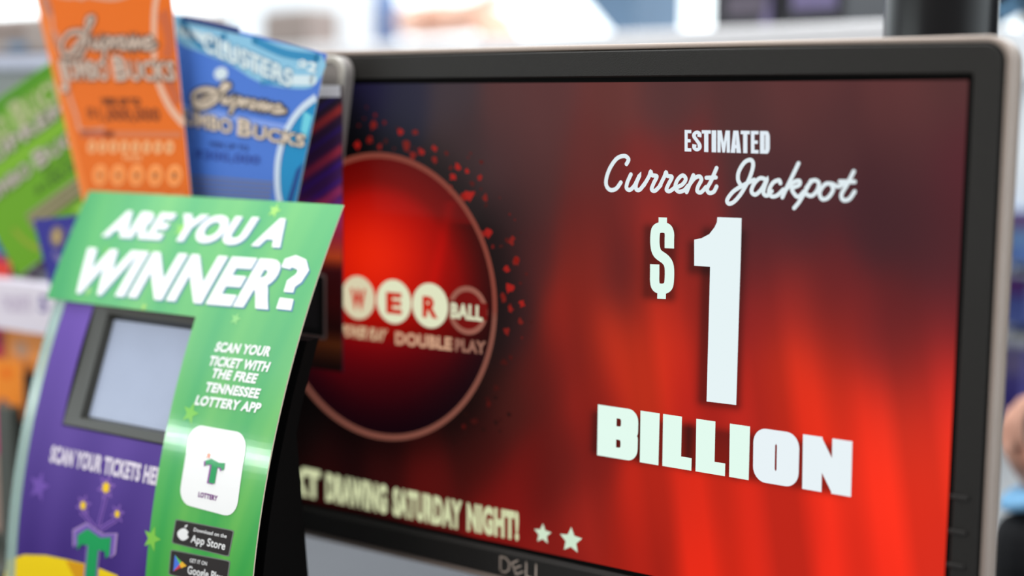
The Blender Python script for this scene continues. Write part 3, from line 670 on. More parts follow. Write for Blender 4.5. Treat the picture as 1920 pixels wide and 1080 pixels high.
# ------------------------------------------------------------------ paper tickets standing behind the green card
def ticket(name, surf, corners, base, draw, label, thick=.0005):
    t = Art(surf); q = [v2(surf.inv(*p)) for p in corners]           # lower left, lower right, upper right, upper left
    mp = lambda s_, t_: tuple((q[0] * (1 - s_) + q[1] * s_) * (1 - t_) + (q[3] * (1 - s_) + q[2] * s_) * t_)
    t.poly([mp(0, 0), mp(1, 0), mp(1, 1), mp(0, 1)], base, 0)
    t.slab([mp(0, 0), mp(1, 0), mp(1, 1), mp(0, 1)], thick)
    draw(t, mp)
    o = t.build(name, M['print']); tag(o, label, 'lottery ticket', 'scratch tickets around the ticket checker'); return o
SUP = [[(.16, .0), (.02, -.10), (.0, .25), (.10, .60), (.24, .62), (.20, .35), (.10, .05), (.20, .25), (.34, .9), (.36, 1.1), (.30, 1.05), (.28, .6), (.25, .1), (.12, -.35), (.02, -.30)],
       [(.34, .45), (.33, .18), (.37, .14), (.42, .42), (.41, .15), (.44, .15)], [(.48, .45), (.44, -.35)], [(.46, .3), (.51, .45), (.53, .28), (.48, .12)],
       [(.56, .12), (.57, .42), (.62, .40)], [(.62, .28), (.67, .38), (.65, .46), (.61, .30), (.64, .13), (.69, .2)], [(.70, .12), (.73, .44), (.75, .15), (.78, .44), (.80, .15), (.84, .42), (.86, .14)],
       [(.88, .28), (.94, .38), (.91, .47), (.87, .28), (.90, .12), (.99, .24)]]
def script(t, mp, s0, s1, t0, hgt, wd, cols, layer=3, lean=0.12):
    for dl, c, k in ((0, cols[0], 2.1), (1, cols[1], 1.0)):
        for P in SUP:
            t.stroke([mp(s0 + (p[0] + lean * p[1] * .3) * (s1 - s0), t0 + p[1] * hgt) for p in smoothpath(P, 4)], wd * k, c, layer + dl)
def line(t, mp, txt, s0, s1, t0, hgt, col, layer, bold=.03):
    V, T = font_tris(txt, bold); x0 = min(p[0] for p in V); x1 = max(p[0] for p in V)
    t.tri([mp(s0 + (p[0] - x0) / (x1 - x0) * (s1 - s0), t0 + p[1] / .74 * hgt) for p in V], T, col, layer)
def jumbo(t, mp, s0, s1, t0, hgt, cols, layer, slope=0.0):
    mid = s0 + (s1 - s0) * .50
    for d, c, b in ((0, cols[0], .075), (1, cols[1], .03)):
        f = lambda s_, t_: mp(s_, t_ + slope * (s_ - s0))
        line(t, f, 'J', s0, s0 + .08, t0 - .02, hgt * 1.25, c, layer + d, b); line(t, f, 'UMBO', s0 + .09, mid - .04, t0, hgt, c, layer + d, b)
        line(t, f, 'B', mid, mid + .11, t0, hgt * 1.25, c, layer + d, b); line(t, f, 'UCKS', mid + .12, s1, t0, hgt, c, layer + d, b)
def d_orange(t, mp0):
    mp = lambda s_, t_: mp0(s_, .9 * t_ - .015 if 0 < t_ < 1 else t_)
    dk = (84, 62, 50); lt = (206, 182, 166)
    br = (200, 96, 50); pk = (236, 150, 110)
    t.poly([mp(.0, .0), mp(.06, 0), mp(.05, 1), mp(0, 1)], (240, 130, 50), 1)
    for P, w_, c in (([(.07, 1), (.10, .86), (.08, .74), (.12, .62), (.10, .50), (.12, .40), (.14, .34), (.34, .345)], .003, (216, 150, 120)), ([(.06, .92), (.09, .84)], .006, (196, 130, 110)), ([(.08, .76), (.13, .68)], .006, (214, 150, 124)),
                     ([(.95, 1), (.88, .88), (.84, .70), (.83, .58), (.90, .45), (1.0, .37)], .005, (228, 178, 150)), ([(.93, .86), (.96, .74), (.92, .66)], .009, br), ([(.92, .56), (.97, .46)], .008, br)):
        t.stroke([mp(*p) for p in smoothpath(P, 5)], w_, c, 1, cap=False)
    t.stroke([mp(.33, .325), mp(.97, .325)], .004, (214, 118, 70), 1, cap=False); t.stroke([mp(.14, .325), mp(.4, .325)], .005, (200, 100, 64), 1)
    for P in ([(.05, .97), (.22, .93), (.36, .93)], [(.42, .93), (.62, .92), (.84, .97)]): t.stroke([mp(*p) for p in smoothpath(P, 4)], .004, (214, 160, 130), 1)
    t.disc(mp(.38, .955), .007, (214, 168, 140), 2)
    script(t, mp, .13, .86, .68, .135, .0026, (dk, lt)); jumbo(t, mp, .04, .98, .56, .085, (dk, lt), 5)
    line(t, mp, 'WIN UP TO', .36, .68, .448, .034, (84, 40, 16), 2, .05); line(t, mp, '$1,000,000', .22, .82, .385, .055, (130, 56, 14), 2)
    for k in range(8): t.disc(mp(.2 + .095 * k, .27), .0042, (246, 178, 120), 1); t.disc(mp(.2 + .095 * k, .27), .0018, (206, 120, 70), 2)
    line(t, mp, 'PRIZE', .46, .62, .215, .02, (246, 178, 120), 1)
    for k in range(5):
        c = mp(.22 + .165 * k, .15); t.disc(c, .0068, (250, 168, 100), 1); t.disc(c, .0052, (250, 142, 60), 2); t.disc(c, .0022, (170, 110, 70), 3)
        line(t, mp, '5000', .18 + .165 * k, .28 + .165 * k, .055, .02, (240, 160, 100), 1)
    t.rect(mp(.18, .005)[0], mp(.18, .005)[1], mp(.95, .03)[0], mp(.95, .03)[1], (110, 90, 60), 1)
or_s = Plane(-.052, ztop, .12)
ticket('scratch_ticket', or_s, [(158, 388), (360, 388), (313, -92), (45, -92)], (228, 106, 2), d_orange, 'orange scratch ticket, tallest behind the green card, SUPREME JUMBO BUCKS')
def d_blue(t, mp):
    dk = (66, 60, 66); lt = (220, 202, 182)
    t.poly([mp(*p) for p in smoothpath([(.0, .99), (.2, .98), (.5, .98), (.97, .985), (.97, .80), (.85, .745), (.60, .74), (.4, .80), (.2, .83), (.02, .86)], 3, True)], (140, 196, 226), 1)
    for P, c, w_ in (([(.04, .92), (.3, .9), (.5, .84), (.75, .79), (.95, .82)], (214, 232, 240), .006), ([(.05, .97), (.2, .86), (.35, .95)], (40, 130, 180), .004), ([(.55, .97), (.75, .94), (.95, .96)], (50, 140, 190), .005), ([(.62, .74), (.8, .78)], (70, 150, 200), .003)):
        t.stroke([mp(*p) for p in smoothpath(P, 5)], w_, c, 2)
    f = lambda s_, t_: mp(s_, t_ - .09 * (s_ - .2))
    f = lambda s_, t_: mp(s_, t_ - .16 * (s_ - .2)); line(t, f, 'CLUSTERS', .20, .82, .85, .105, (60, 130, 176), 3, .08); line(t, f, 'CLUSTERS', .20, .82, .85, .105, (222, 236, 238), 4, .03)
    line(t, mp, '$2', .84, .96, .87, .06, (226, 240, 244), 4, .04)
    t.disc(mp(.33, .74), .006, (214, 228, 236), 2, ry=.004)
    t.stroke([mp(.06, .99), mp(.45, 1.0)], .004, (40, 60, 120), 3, cap=False)
    t.poly([mp(*p) for p in ((1, .70), (.93, .66), (.84, .45), (.82, .2), (.90, 0), (1, 0))], (22, 140, 196), 1)
    t.poly([mp(*p) for p in ((.95, .25), (.99, .3), (.97, .05), (.92, .03))], (20, 70, 140), 2); t.poly([mp(*p) for p in ((.93, .62), (.99, .6), (.98, .45), (.93, .5))], (110, 206, 226), 2)
    t.stroke([mp(*p) for p in smoothpath([(.99, .72), (.90, .62), (.83, .48), (.80, .30), (.83, .12), (.90, -.02)], 5)], .0045, (206, 222, 240), 3, cap=False)
    t.stroke([mp(.02, .52), mp(.85, .50)], .004, (130, 160, 232), 1, cap=False)
    script(t, mp, .12, .80, .575, .10, .0028, (dk, lt)); jumbo(t, mp, -.04, .98, .44, .078, (dk, lt), 6, -.04)
    line(t, mp, 'WIN UP TO', .24, .56, .335, .03, (40, 60, 130), 2); line(t, mp, '$300,000', .12, .66, .265, .05, (50, 76, 160), 2)
    for k in range(6): t.stroke([mp(.03, .17 - .024 * k), mp(.78, .16 - .024 * k)], .0013, (116, 122, 150), 2, cap=False)
    t.rect(*mp(.03, .03), *mp(.70, .045), (52, 76, 168), 2)
bl_s = Plane(-.040, ztop, .12)
ticket('scratch_ticket', bl_s, [(345, 392), (553, 392), (613, 101), (327, 26)], (76, 122, 212), d_blue, 'blue scratch ticket leaning right, SUPREME JUMBO BUCKS, beside the orange one')
def d_green(t, mp):
    dk = (86, 92, 60); lt = (188, 178, 166)
    t.poly([mp(*p) for p in ((0, .985), (1, .985), (1, .94), (0, .9))], (70, 140, 0), 1)
    jumbo(t, mp, .05, .96, .76, .14, ((110, 130, 70), (176, 184, 130)), 1)
    line(t, mp, 'SUPREME', .15, .98, .665, .085, dk, 3, .08); line(t, mp, 'SUPREME', .15, .98, .665, .085, lt, 4, .03)
    t.stroke([mp(.0, .60), mp(1, .61)], .005, (130, 184, 36), 1, cap=False)
    jumbo(t, mp, .02, 1.0, .47, .085, (dk, lt), 5)
    line(t, mp, 'WIN UP TO', .52, .8, .40, .03, (50, 90, 10), 2); line(t, mp, '$100,000', .42, .86, .33, .055, (60, 100, 14), 2)
    for k in range(6): t.stroke([mp(.28, .27 - .018 * k), mp(.98, .27 - .018 * k)], .0024, (120, 116, 70) if k % 2 else (150, 140, 110), 2, cap=False)
    t.poly([mp(*p) for p in ((.6, .13), (1, .14), (1, .0), (.75, 0))], (160, 206, 70), 1)
    t.stroke([mp(*p) for p in smoothpath([(.15, .25), (.2, .12), (.3, .02)], 4)], .003, (150, 160, 40), 1)
gr_s = Plane(-.034, ztop, .10)
ticket('scratch_ticket', gr_s, [(34, 520), (236, 368), (128, 92), (-112, 262)], (100, 160, 2), d_green, 'lime green scratch ticket tilted steeply at the left edge')
def d_navy(t, mp):
    t.disc(mp(.28, .74), .0075, (120, 104, 110), 1); t.disc(mp(.28, .74), .0045, (176, 150, 100), 2)
    line(t, mp, 'WIN', .45, .95, .62, .22, (116, 96, 160), 1, .06); t.stroke([mp(.2, .5), mp(.5, .1)], .005, (120, 110, 170), 1); t.stroke([mp(.75, .5), mp(.55, .2)], .006, (20, 20, 130), 1)
nv_s = Plane(-.054, ztop, .12)
ticket('scratch_ticket', nv_s, [(96, 545), (200, 545), (205, 398), (62, 412)], (44, 40, 140), d_navy, 'small navy scratch ticket peeking out left of the green card')

# ------------------------------------------------------------------ grey display stand with a poster between checker and monitor
ds = thing('poster_stand', 'grey rounded sign holder with a violet and orange striped poster behind the tickets', 'sign holder', (-.46, -.02, 0))
pb = Plane(-.012, ztop, .03)
c_ = pb.inv(656, 104); cR, cT = c_
cL = cR - .17
c2_ = pb.inv(640, 236)[0]; tp_ = (cR - c2_) / (cT - pb.inv(640, 236)[1]); vb_ = pb.inv(600, 560)[1]
def slabring(e, r_, o_):
    P = rrect(cL + e, vb_ + e, cR - e, cT - e, r_, 8)
    return [pb.map(p[0] - tp_ * (cT - p[1]) if p[0] > (cL + cR) / 2 else p[0] + tp_ * (cT - p[1]), p[1], o_) for p in P]
ring_loft('backboard', [slabring(0, .012, -.006), slabring(0, .012, .001), slabring(.001, .0115, .002)], M['grey_plastic'], ds, caps=(True, True))
ring_loft('rim', [slabring(.0046, .008, .0018), slabring(.0042, .008, .0034), slabring(.0008, .0115, .0034), slabring(0, .012, .0018)], M['rim_plastic'], ds)['label'] = 'pale raised rim'
box('support_post', (-.50, -.0165, .008), (-.44, -.010, ztop - .12), M['matte_black'], ds)
box('foot', (-.55, -.035, 0), (-.39, -.006, .008), M['matte_black'], ds, bevel=.002)
pp = Plane(-.018, ztop, .0)
PO = Art(pp)
pr = pp.inv(641, 400)[0]; pt = pp.inv(625, 182)[1]; pbm = pp.inv(600, 692)[1]; pl = pr - .14
wt = pp.inv(620, 160)[1]
def poster(u, v):
    h = (pt - v) / (pt - pbm)
    t = (v - (u - pr) * .55) * 260
    k = .5 + .5 * math.sin(t) ; k2 = .5 + .5 * math.sin(t * 2.3 + 1)
    stops = ((0, (44, 34, 52)), (.2, (62, 30, 78)), (.36, (84, 38, 120)), (.42, (206, 66, 150)), (.5, (196, 50, 84)), (.58, (236, 92, 40)), (.63, (84, 16, 24)), (.75, (96, 14, 16)), (.84, (60, 12, 10)), (.9, (150, 74, 30)), (1, (30, 8, 8)))
    for i in range(len(stops) - 1):
        if stops[i][0] <= h <= stops[i + 1][0] or i == len(stops) - 2:
            f = min(1, max(0, (h - stops[i][0]) / (stops[i + 1][0] - stops[i][0]))); c = [stops[i][1][j] * (1 - f) + stops[i + 1][1][j] * f for j in range(3)]; break
    if h < .4: c = [c[0] + 130 * max(0, k - .72) * 4 * (1 - h), c[1] + 110 * max(0, k - .75) * (1 - h), c[2] + 130 * max(0, k2 - .6) * (1 if k < .6 else 0)]
    return tuple(min(255, max(0, q)) for q in c)
PO.grid(pl, pbm, pr, pt, 60, 120, poster, 0)
PO.rect(pl, pt, pr - .001, wt, (240, 240, 250), 0)
PO.slab([(pl, pbm), (pr, pbm), (pr, wt), (pl, wt)], .001, (70, 40, 60))
s0 = pp.inv(612, 514); s1 = pp.inv(575, 632)
PO.poly(rrect(s1[0] - .03, s1[1], s0[0], s0[1], .002, 4), (150, 130, 126), 2); PO.poly(rrect(s1[0] - .03, s1[1] + .0015, s0[0] - .0018, s0[1] - .0015, .001, 4), (14, 13, 14), 3)
PO.poly(rrect(s1[0] - .02, s1[1] + .006, s0[0] - .006, s0[1] - .006, .001, 4), (40, 38, 40), 4)
PO.build('poster', M['print'], ds)['label'] = 'violet, magenta and orange striped poster'

# ------------------------------------------------------------------ things behind
# black tube standing behind the monitor's right corner
pT = at(1764, 30, .83); rT = 104 * .83 / F
tb = thing('cylindrical_pole', 'thick glossy black cylindrical post behind the top right corner of the monitor', 'post', (pT.x, pT.y, 0))
lathe('tube', [(rT * .98, .012), (rT, .014), (rT, .52), (rT * .96, .525)], M['tube'], (pT.x, pT.y, 0), tb)
lathe('base_plate', [(rT * 1.35, 0), (rT * 1.35, .008), (rT * 1.28, .012)], M['black'], (pT.x, pT.y, 0), tb)

# raised white ledge running behind, with what stands on it
zl = CAM.z + .082
A_ = onZ(1690, 36, zl); B_ = onZ(600, 84, zl)
dirL = (B_ - A_); dirL.z = 0; Ln = dirL.length; dirL.normalize()
ang = math.atan2(dirL.y, dirL.x)
ML = Matrix.Translation((A_.x, A_.y, 0)) @ Matrix.Rotation(ang, 4, 'Z')
# local x runs to the left-far end; local -y ... check which side is away from the camera
side = 1 if (ML @ Vector((0, 1, 0)) - CAM).length > (ML @ Vector((0, -1, 0)) - CAM).length else -1
def lb(x0, x1, y0, y1, z0, z1):
    ya, yb_ = sorted((y0 * side, y1 * side)); return ((x0, ya, z0), (x1, yb_, z1))
ledge = thing('raised_ledge', 'long white raised counter ledge running behind the monitor', 'ledge', tuple(ML @ Vector((Ln / 2, .15 * side, FL))))
lo, hi = lb(-.03, Ln + .5, 0, .32, zl - .045, zl); box('shelf_top', lo, hi, M['white'], ledge, bevel=.004, mw=ML)
lo, hi = lb(.0, Ln + .45, .04, .28, FL, zl - .045); box('support_panel', lo, hi, M['white'], ledge, mw=ML)
def lx(px, py=60):
    p = onZ(px, 60, zl); q = ML.inverted() @ p; return q.x
def local_at(px, dy):      # local x where the view ray at px crosses the line local y = dy*side
    d = ray(px, 40); q0 = ML.inverted() @ CAM; qd = ML.inverted().to_3x3() @ d
    t = (dy * side - q0.y) / qd.y; return q0.x + qd.x * t
def on_ledge(name, px0, px1, dy, depth, hgt, m, label, cat, extra=None, group=None):
    a0 = local_at(px0, dy); a1 = local_at(px1, dy); a0, a1 = min(a0, a1), max(a0, a1)
    t = thing(name, label, cat, tuple(ML @ Vector(((a0 + a1) / 2, (dy + depth / 2) * side, zl))), group)
    lo, hi = lb(a0, a1, dy, dy + depth, zl, zl + hgt); box('case', lo, hi, m, t, bevel=.004, mw=ML)
    if extra: extra(t, a0, a1, dy)
    return t
def labels(m, f0, f1, h0, h1, m2=None):
    def f(t, a0, a1, dy):
        w_ = a1 - a0; lo, hi = lb(a0 + w_ * f0, a0 + w_ * f1, dy - .0008, dy + .001, zl + h0, zl + h1); box('label_panel', lo, hi, m, t, mw=ML)
        if m2:
            lo, hi = lb(a0 + w_ * .08, a0 + w_ * .2, dy - .0008, dy + .001, zl + h0 - .01, zl + h0 + .015); box('round_sticker', lo, hi, m2, t, mw=ML)
    return f
on_ledge('dark_carton', 1333, 1455, .03, .10, .16, M['dark_box'], 'dark carton with a faint grey label on the white ledge, left one', 'box', labels(M['dark_label'], .15, .75, .012, .03, M['purple_label']), 'dark cartons on the ledge')
on_ledge('dark_carton', 1462, 1580, .03, .10, .16, M['dark_box'], 'dark carton with a lilac-grey label on the white ledge, right one', 'box', labels(M['purple_label'], .1, .8, .014, .034), 'dark cartons on the ledge')
on_ledge('black_case', 1600, 1704, .15, .12, .17, M['matte_black'], 'plain black case on the ledge beside the glossy black post', 'case')
# tilted steel-blue stand-up card
ca = local_at(1190, .12); cb = local_at(1080, .12)
t = thing('easel_card', 'slanting steel blue display card on the ledge behind the white glare', 'display card', tuple(ML @ Vector(((ca + cb) / 2, .14 * side, zl))))
x0, x1 = min(ca, cb), max(ca, cb)
V = [Vector((x0, .12 * side, zl)), Vector((x0 + .02, .12 * side, zl)), Vector((x1, .12 * side, zl + .055)), Vector((x1, .12 * side, zl + .16)), Vector((x0, .12 * side, zl + .16))]
V2 = [p + Vector((0, .004 * side, 0)) for p in V]; n = 5
obj('card', [ML @ p for p in V + V2], [tuple(range(n)), tuple(range(2 * n - 1, n - 1, -1))] + [(k, (k + 1) % n, n + (k + 1) % n, n + k) for k in range(n)], M['steel_blue'], t)
lo, hi = lb(x0, x0 + .012, .124, .2, zl, zl + .1); box('foot', lo, hi, M['steel_blue'], t, mw=ML)
# grey small terminal left end and white board
on_ledge('card_terminal', 488, 574, .0, .05, .043, M['printer'], 'small taupe card terminal on the ledge above the blue ticket', 'terminal')
on_ledge('notice_board', 428, 692, .07, .008, .36, M['paper'], 'blank white board standing on the ledge, brightly lit', 'board')

# cash register / printer at the upper left, on the counter behind the tickets
pd = 1.12
def bx_px(x0, y0, x1, y1, depth):
    """metric box corner positions in the plane parallel to X at this depth for its left edge"""
    Y = at((x0 + x1) / 2, (y0 + y1) / 2, depth).y
    p0 = onY(x0, y1, Y); p1 = onY(x1, y0, Y); return p0, p1, Y
p0, p1, Y = bx_px(-60, 22, 438, 106, pd)
p1.x = onY(436, 60, Y + .07).x
tm = thing('receipt_printer', 'taupe receipt printer with a blue label at the upper left behind the tickets', 'printer', ((p0.x + p1.x) / 2, Y + .08, 0))
box('housing', (p0.x, Y, p0.z), (p1.x, Y + .07, p1.z + .004), M['printer'], tm, bevel=.006)
q0 = onY(0, 132, Y).z; q1 = onY(0, 166, Y).z
box('paper_tray', (p0.x - .002, Y - .002, q0), (p1.x, Y + .07, p0.z), M['printer_pale'], tm, bevel=.003)['label'] = 'pale lavender band'
box('base', (p0.x + .004, Y + .002, 0), (p1.x - .004, Y + .068, q0), M['printer_dark'], tm, bevel=.003)
s0, s1 = onY(15, 95, Y), onY(52, 78, Y); box('label_sticker', (s0.x, Y - .001, s0.z), (s1.x, Y + .002, s1.z), M['blue_label'], tm)
s0, s1 = onY(-20, 68, Y), onY(46, 50, Y); box('vent_slot', (s0.x, Y - .0006, s0.z), (s1.x, Y + .002, s1.z), M['brown'], tm, bevel=.0005)

# ticket dispenser rack at the far left
rk = thing('ticket_rack', 'dark metal ticket rack with a white price rail at the left edge', 'rack')
Yr = at(30, 600, 1.02).y
rx = lambda x, y: onY(x, y, Yr)
r0, r1 = rx(-160, 900), rx(118, 520)
rk.location = ((r0.x + r1.x) / 2, Yr + .04, 0)
for c in rk.children: pass
RL = -.0
def rbox(name, x0, y0, x1, y1, f, b, m, parent=rk, bevel=.001):
    a0, a1 = rx(x0, y1), rx(x1, y0); return box(name, (a0.x, Yr + f, a0.z), (a1.x, Yr + b, a1.z), m, parent, bevel=bevel)
bz = rx(60, 512).z
box('back_panel', (r0.x, Yr + .02, .012), (r1.x, Yr + .03, bz), M['metal'], rk)
box('base', (r0.x, Yr - .03, 0), (r1.x, Yr + .08, .012), M['metal'], rk, bevel=.002)
PR = Plane(Yr - .004, 0, 0); pa = Art(PR)
e0, e1 = PR.inv(-160, 592), PR.inv(104, 540)
pa.rect(e0[0], e0[1], e1[0], e1[1], (232, 224, 236), 0); pa.slab([(e0[0], e0[1]), (e1[0], e0[1]), (e1[0], e1[1]), (e0[0], e1[1])], .024, (220, 214, 226))
pa.text('TICKETS', (4, 582), (60, 584), 28, (196, 180, 204), 1, bold=.04); pa.text('5', (74, 583), (90, 584), 30, (110, 90, 160), 1, bold=.04)
pa.build('price_rail', M['print'], rk)['label'] = 'white price rail'
rbox('post', 26, 760, 48, 1010, -.012, -.004, M['metal'])
# tickets in the rack
def rack_ticket(x0, y0, x1, y1, f, base, marks, label):
    sf = Plane(Yr + f, 0, 0); t = Art(sf); a0, a1 = sf.inv(x0, y1), sf.inv(x1, y0)
    t.rect(a0[0], a0[1], a1[0], a1[1], base, 0); t.slab([(a0[0], a0[1]), (a1[0], a0[1]), (a1[0], a1[1]), (a0[0], a1[1])], .0006)
    for (x, y, r_, c) in marks: t.disc(sf.inv(x, y), r_, c, 1, ry=r_ * .7)
    tag(t.build('lottery_ticket', M['print']), label, 'lottery ticket', 'tickets in the rack')
rack_ticket(4, 598, 92, 690, .012, (246, 158, 84), [(40, 655, .009, (206, 160, 130)), (50, 618, .007, (250, 178, 120))], 'orange ticket in the rack just under the white price rail')
rack_ticket(-30, 678, 42, 776, .004, (252, 146, 44), [(12, 700, .006, (250, 120, 20)), (6, 758, .006, (110, 90, 100))], 'brighter orange ticket, second row down in the rack')
rack_ticket(-50, 772, 28, 842, .000, (232, 66, 140), [(8, 800, .005, (250, 130, 180))], 'pink ticket in the rack at the left edge')
rack_ticket(-50, 846, 24, 985, .002, (190, 158, 142), [(6, 900, .006, (160, 130, 120))], 'beige ticket lowest in the rack')
rack_ticket(-60, 600, 3, 676, .010, (200, 40, 90), [(-5, 640, .004, (120, 20, 90))], 'crimson ticket half out of view under the price rail')
rack_ticket(-80, 400, 22, 468, .014, (40, 150, 210), [(2, 460, .008, (30, 60, 150))], 'blue ticket standing above the rack at the left edge')
rack_ticket(-80, 468, 18, 538, .015, (214, 60, 46), [(4, 480, .006, (90, 40, 110))], 'red ticket standing above the price rail at the left edge')
rack_ticket(20, 470, 104, 538, .018, (58, 44, 54), [(60, 500, .008, (90, 84, 100)), (85, 520, .006, (120, 124, 140))], 'dark ticket between the lime green ticket and the price rail')

# ------------------------------------------------------------------ right edge: packaged goods and a person's arm
Yp = at(1905, 500, 1.25).y
gs = thing('goods_shelf', 'dark merchandise stand with coloured packets at the right edge', 'shelf')
px_ = lambda x, y: onY(x, y, Yp)
g0 = px_(1875, 940); g1 = px_(2060, 330)
gs.location = ((g0.x + g1.x) / 2, Yp + .1, FL)
box('back_panel', (g0.x, Yp + .16, FL), (g1.x, Yp + .17, g1.z), M['black'], gs)
shz = []
for y in (500, 620, 800):
    z = px_(1905, y).z; shz.append(z)
    box('shelf_board', (g0.x, Yp, z - .004), (g1.x, Yp + .16, z), M['black'], gs)
box('plinth', (g0.x, Yp, FL), (g1.x, Yp + .16, FL + .05), M['black'], gs)
def packet(px0, px1, y_top, z, cols, label, yoff=.02):
    sfy = Yp + yoff; a0 = onY(px0, 500, sfy).x; a1 = onY(px1, 500, sfy).x; zt = onY(1900, y_top, sfy).z
    t = Art(Plane(sfy, 0, 0))
    t.grid(a0, z + .0005, a1, zt, 2, 10, lambda u, v: cols[0] if (v - z) / (zt - z) > .66 else (cols[1] if (v - z) / (zt - z) > .33 else cols[2]), 0)
    t.slab([(a0, z + .0005), (a1, z + .0005), (a1, zt), (a0, zt)], .03, cols[1])
    tag(t.build('snack_packet', M['print']), label, 'packet', 'packets on the stand at the right')
packet(1880, 1935, 395, shz[0], ((150, 120, 180), (150, 196, 255), (130, 170, 250)), 'pale blue and lilac packet on the top shelf at the right edge')
packet(1878, 1932, 520, shz[1], ((110, 60, 140), (96, 110, 190), (110, 130, 210)), 'blue packet with a plum top on the middle shelf')
packet(1872, 1930, 655, shz[2], ((140, 130, 180), (92, 84, 168), (76, 66, 160)), 'indigo packet on the lowest visible shelf')

# ------------------------------------------------------------------ people
def skin_mesh(name, joints, edges, m, parent=None, sub=2, root=0):
    """joints: (x, y, z, rx, ry)"""
    me = bpy.data.meshes.new(name); me.from_pydata([tuple(j[:3]) for j in joints], edges, []); me.materials.append(m)
    o = bpy.data.objects.new(name, me); C.objects.link(o)
    if parent: o.parent = parent; o.matrix_parent_inverse = parent_world(parent).inverted()
    o.modifiers.new('skin', 'SKIN')
    if not me.skin_vertices: 
        bm = bmesh.new(); bm.from_mesh(me); bm.verts.layers.skin.verify(); bm.to_mesh(me); bm.free()
    sv = me.skin_vertices[0].data
    for i, j in enumerate(joints): sv[i].radius = (j[3], j[4] if len(j) > 4 else j[3])
    sv[root].use_root = True
    s_ = o.modifiers.new('sub', 'SUBSURF'); s_.levels = sub; s_.render_levels = sub
    return o
def hand(parent, wrist, fwd, up, length, m, curl=(.25, .5, .6, .7), thumb_side=1, point=False):
    """wrist, fwd, up: Vectors; palm and five separate skinned fingers"""
    fwd = fwd.normalized(); sd = fwd.cross(up).normalized() * thumb_side; up = (sd.cross(fwd) * thumb_side).normalized() if False else up
    up = (up - fwd * up.dot(fwd)).normalized(); L = length
    J = []; E_ = []
    def add(p, r1, r2=None): J.append((p.x, p.y, p.z, r1, r2 or r1)); return len(J) - 1
    w0 = add(wrist - fwd * L * .25, L * .14, L * .12); w1 = add(wrist, L * .135, L * .11); pm = add(wrist + fwd * L * .25, L * .2, L * .11); E_ += [(w0, w1), (w1, pm)]
    for k, (off, ln) in enumerate(((.17, .40), (.06, .45), (-.05, .42), (-.16, .33))):
        base = wrist + fwd * L * .46 + sd * L * off; b = add(base, L * .062); E_.append((pm, b)); d = fwd.copy(); p = base; prev = b; cu = curl[k]
        for sgm in (.45, .3, .25):
            d = (d * math.cos(cu) - up * math.sin(cu)); p = p + d * ln * L * sgm; q = add(p, L * (.052 - .006 * (sgm < .4))); E_.append((prev, q)); prev = q
    tb_ = add(wrist + fwd * L * .14 + sd * L * .18, L * .065); E_.append((w1, tb_)); d = (fwd * .7 + sd * .7).normalized()
    t1 = add(wrist + fwd * L * .14 + sd * L * .18 + d * L * .17, L * .055); t2 = add(wrist + fwd * L * .14 + sd * L * .18 + d * L * .30 - up * L * .04 + fwd * L * .02, L * .045); E_ += [(tb_, t1), (t1, t2)]
    return J, E_
def body(name, label, root, hip, chest, head, arms, legs, m_shirt, m_skin, m_trs, scale=1.0):
    """one continuous skin for head and neck and hands via arm chains; clothing as children"""
    p = thing(name, label, 'person', tuple(root))
    # clothed torso with arms (one surface) and legs
    J = [(*hip, .15, .11), (*(hip + (chest - hip) * .5), .145, .105), (*chest, .17, .11)]; E_ = [(0, 1), (1, 2)]
    nk = chest + (head - chest) * .35; J.append((*nk, .075, .07)); E_.append((2, 3))
    for sh_, el, wr in arms:
        a0 = len(J); J += [(*sh_, .062, .06), (*el, .047, .045), (*wr, .036, .034)]; E_ += [(2, a0), (a0, a0 + 1), (a0 + 1, a0 + 2)]
    skin_mesh('shirt', J, E_, m_shirt, p)
    J = [(*hip, .15, .115)]; E_ = []
    for kn, an in legs:
        hp = hip + Vector(((kn.x - hip.x) * .9, 0, -.08)); a0 = len(J); J += [(*hp, .085, .085), (*kn, .06, .06), (*an, .045, .045)]; E_ += [(0, a0), (a0, a0 + 1), (a0 + 1, a0 + 2)]
    skin_mesh('trousers', J, E_, m_trs, p)
    for kn, an in legs: box('shoe', (an.x - .045, an.y - .17, FL), (an.x + .045, an.y + .07, FL + .075), M['matte_black'], p, bevel=.025)
    hd = [(*nk, .055, .055), (*(nk + (head - nk) * .45), .052, .055), (*(head - Vector((0, 0, .045))), .062, .072), (*(head + Vector((0, 0, .03))), .076, .09), (*(head + Vector((0, 0, .085))), .055, .06)]
    skin_mesh('head', hd, [(0, 1), (1, 2), (2, 3), (3, 4)], m_skin, p)
    f = Vector((0, -1, 0))
    lathe('hair', [(.03, .13), (.062, .118), (.082, .085), (.088, .045), (.084, .01)][::-1], M['hair'], (head.x, head.y + .015, head.z - .005), p, n=28)
    c = head + f * .088
    obj('nose', [c + Vector((-.012, 0, -.02)), c + Vector((.012, 0, -.02)), c + Vector((0, -.02, -.018)), c + Vector((0, .004, .02))], [(0, 1, 2), (0, 2, 3), (2, 1, 3)], m_skin, p)
    for s_ in (-1, 1):
        lathe('eye', [(.002, -.008), (.010, 0), (.002, .008)], M['dark_cloth'], (head.x + s_ * .03, head.y - .076, head.z + .015), p, n=12)
        lathe('ear', [(.004, -.03), (.014, 0), (.004, .03)], m_skin, (head.x + s_ * .078, head.y, head.z), p, n=12)
    box('mouth', (head.x - .022, head.y - .084, head.z - .052), (head.x + .022, head.y - .07, head.z - .044), M['skin2'], p, bevel=.003)
    return p
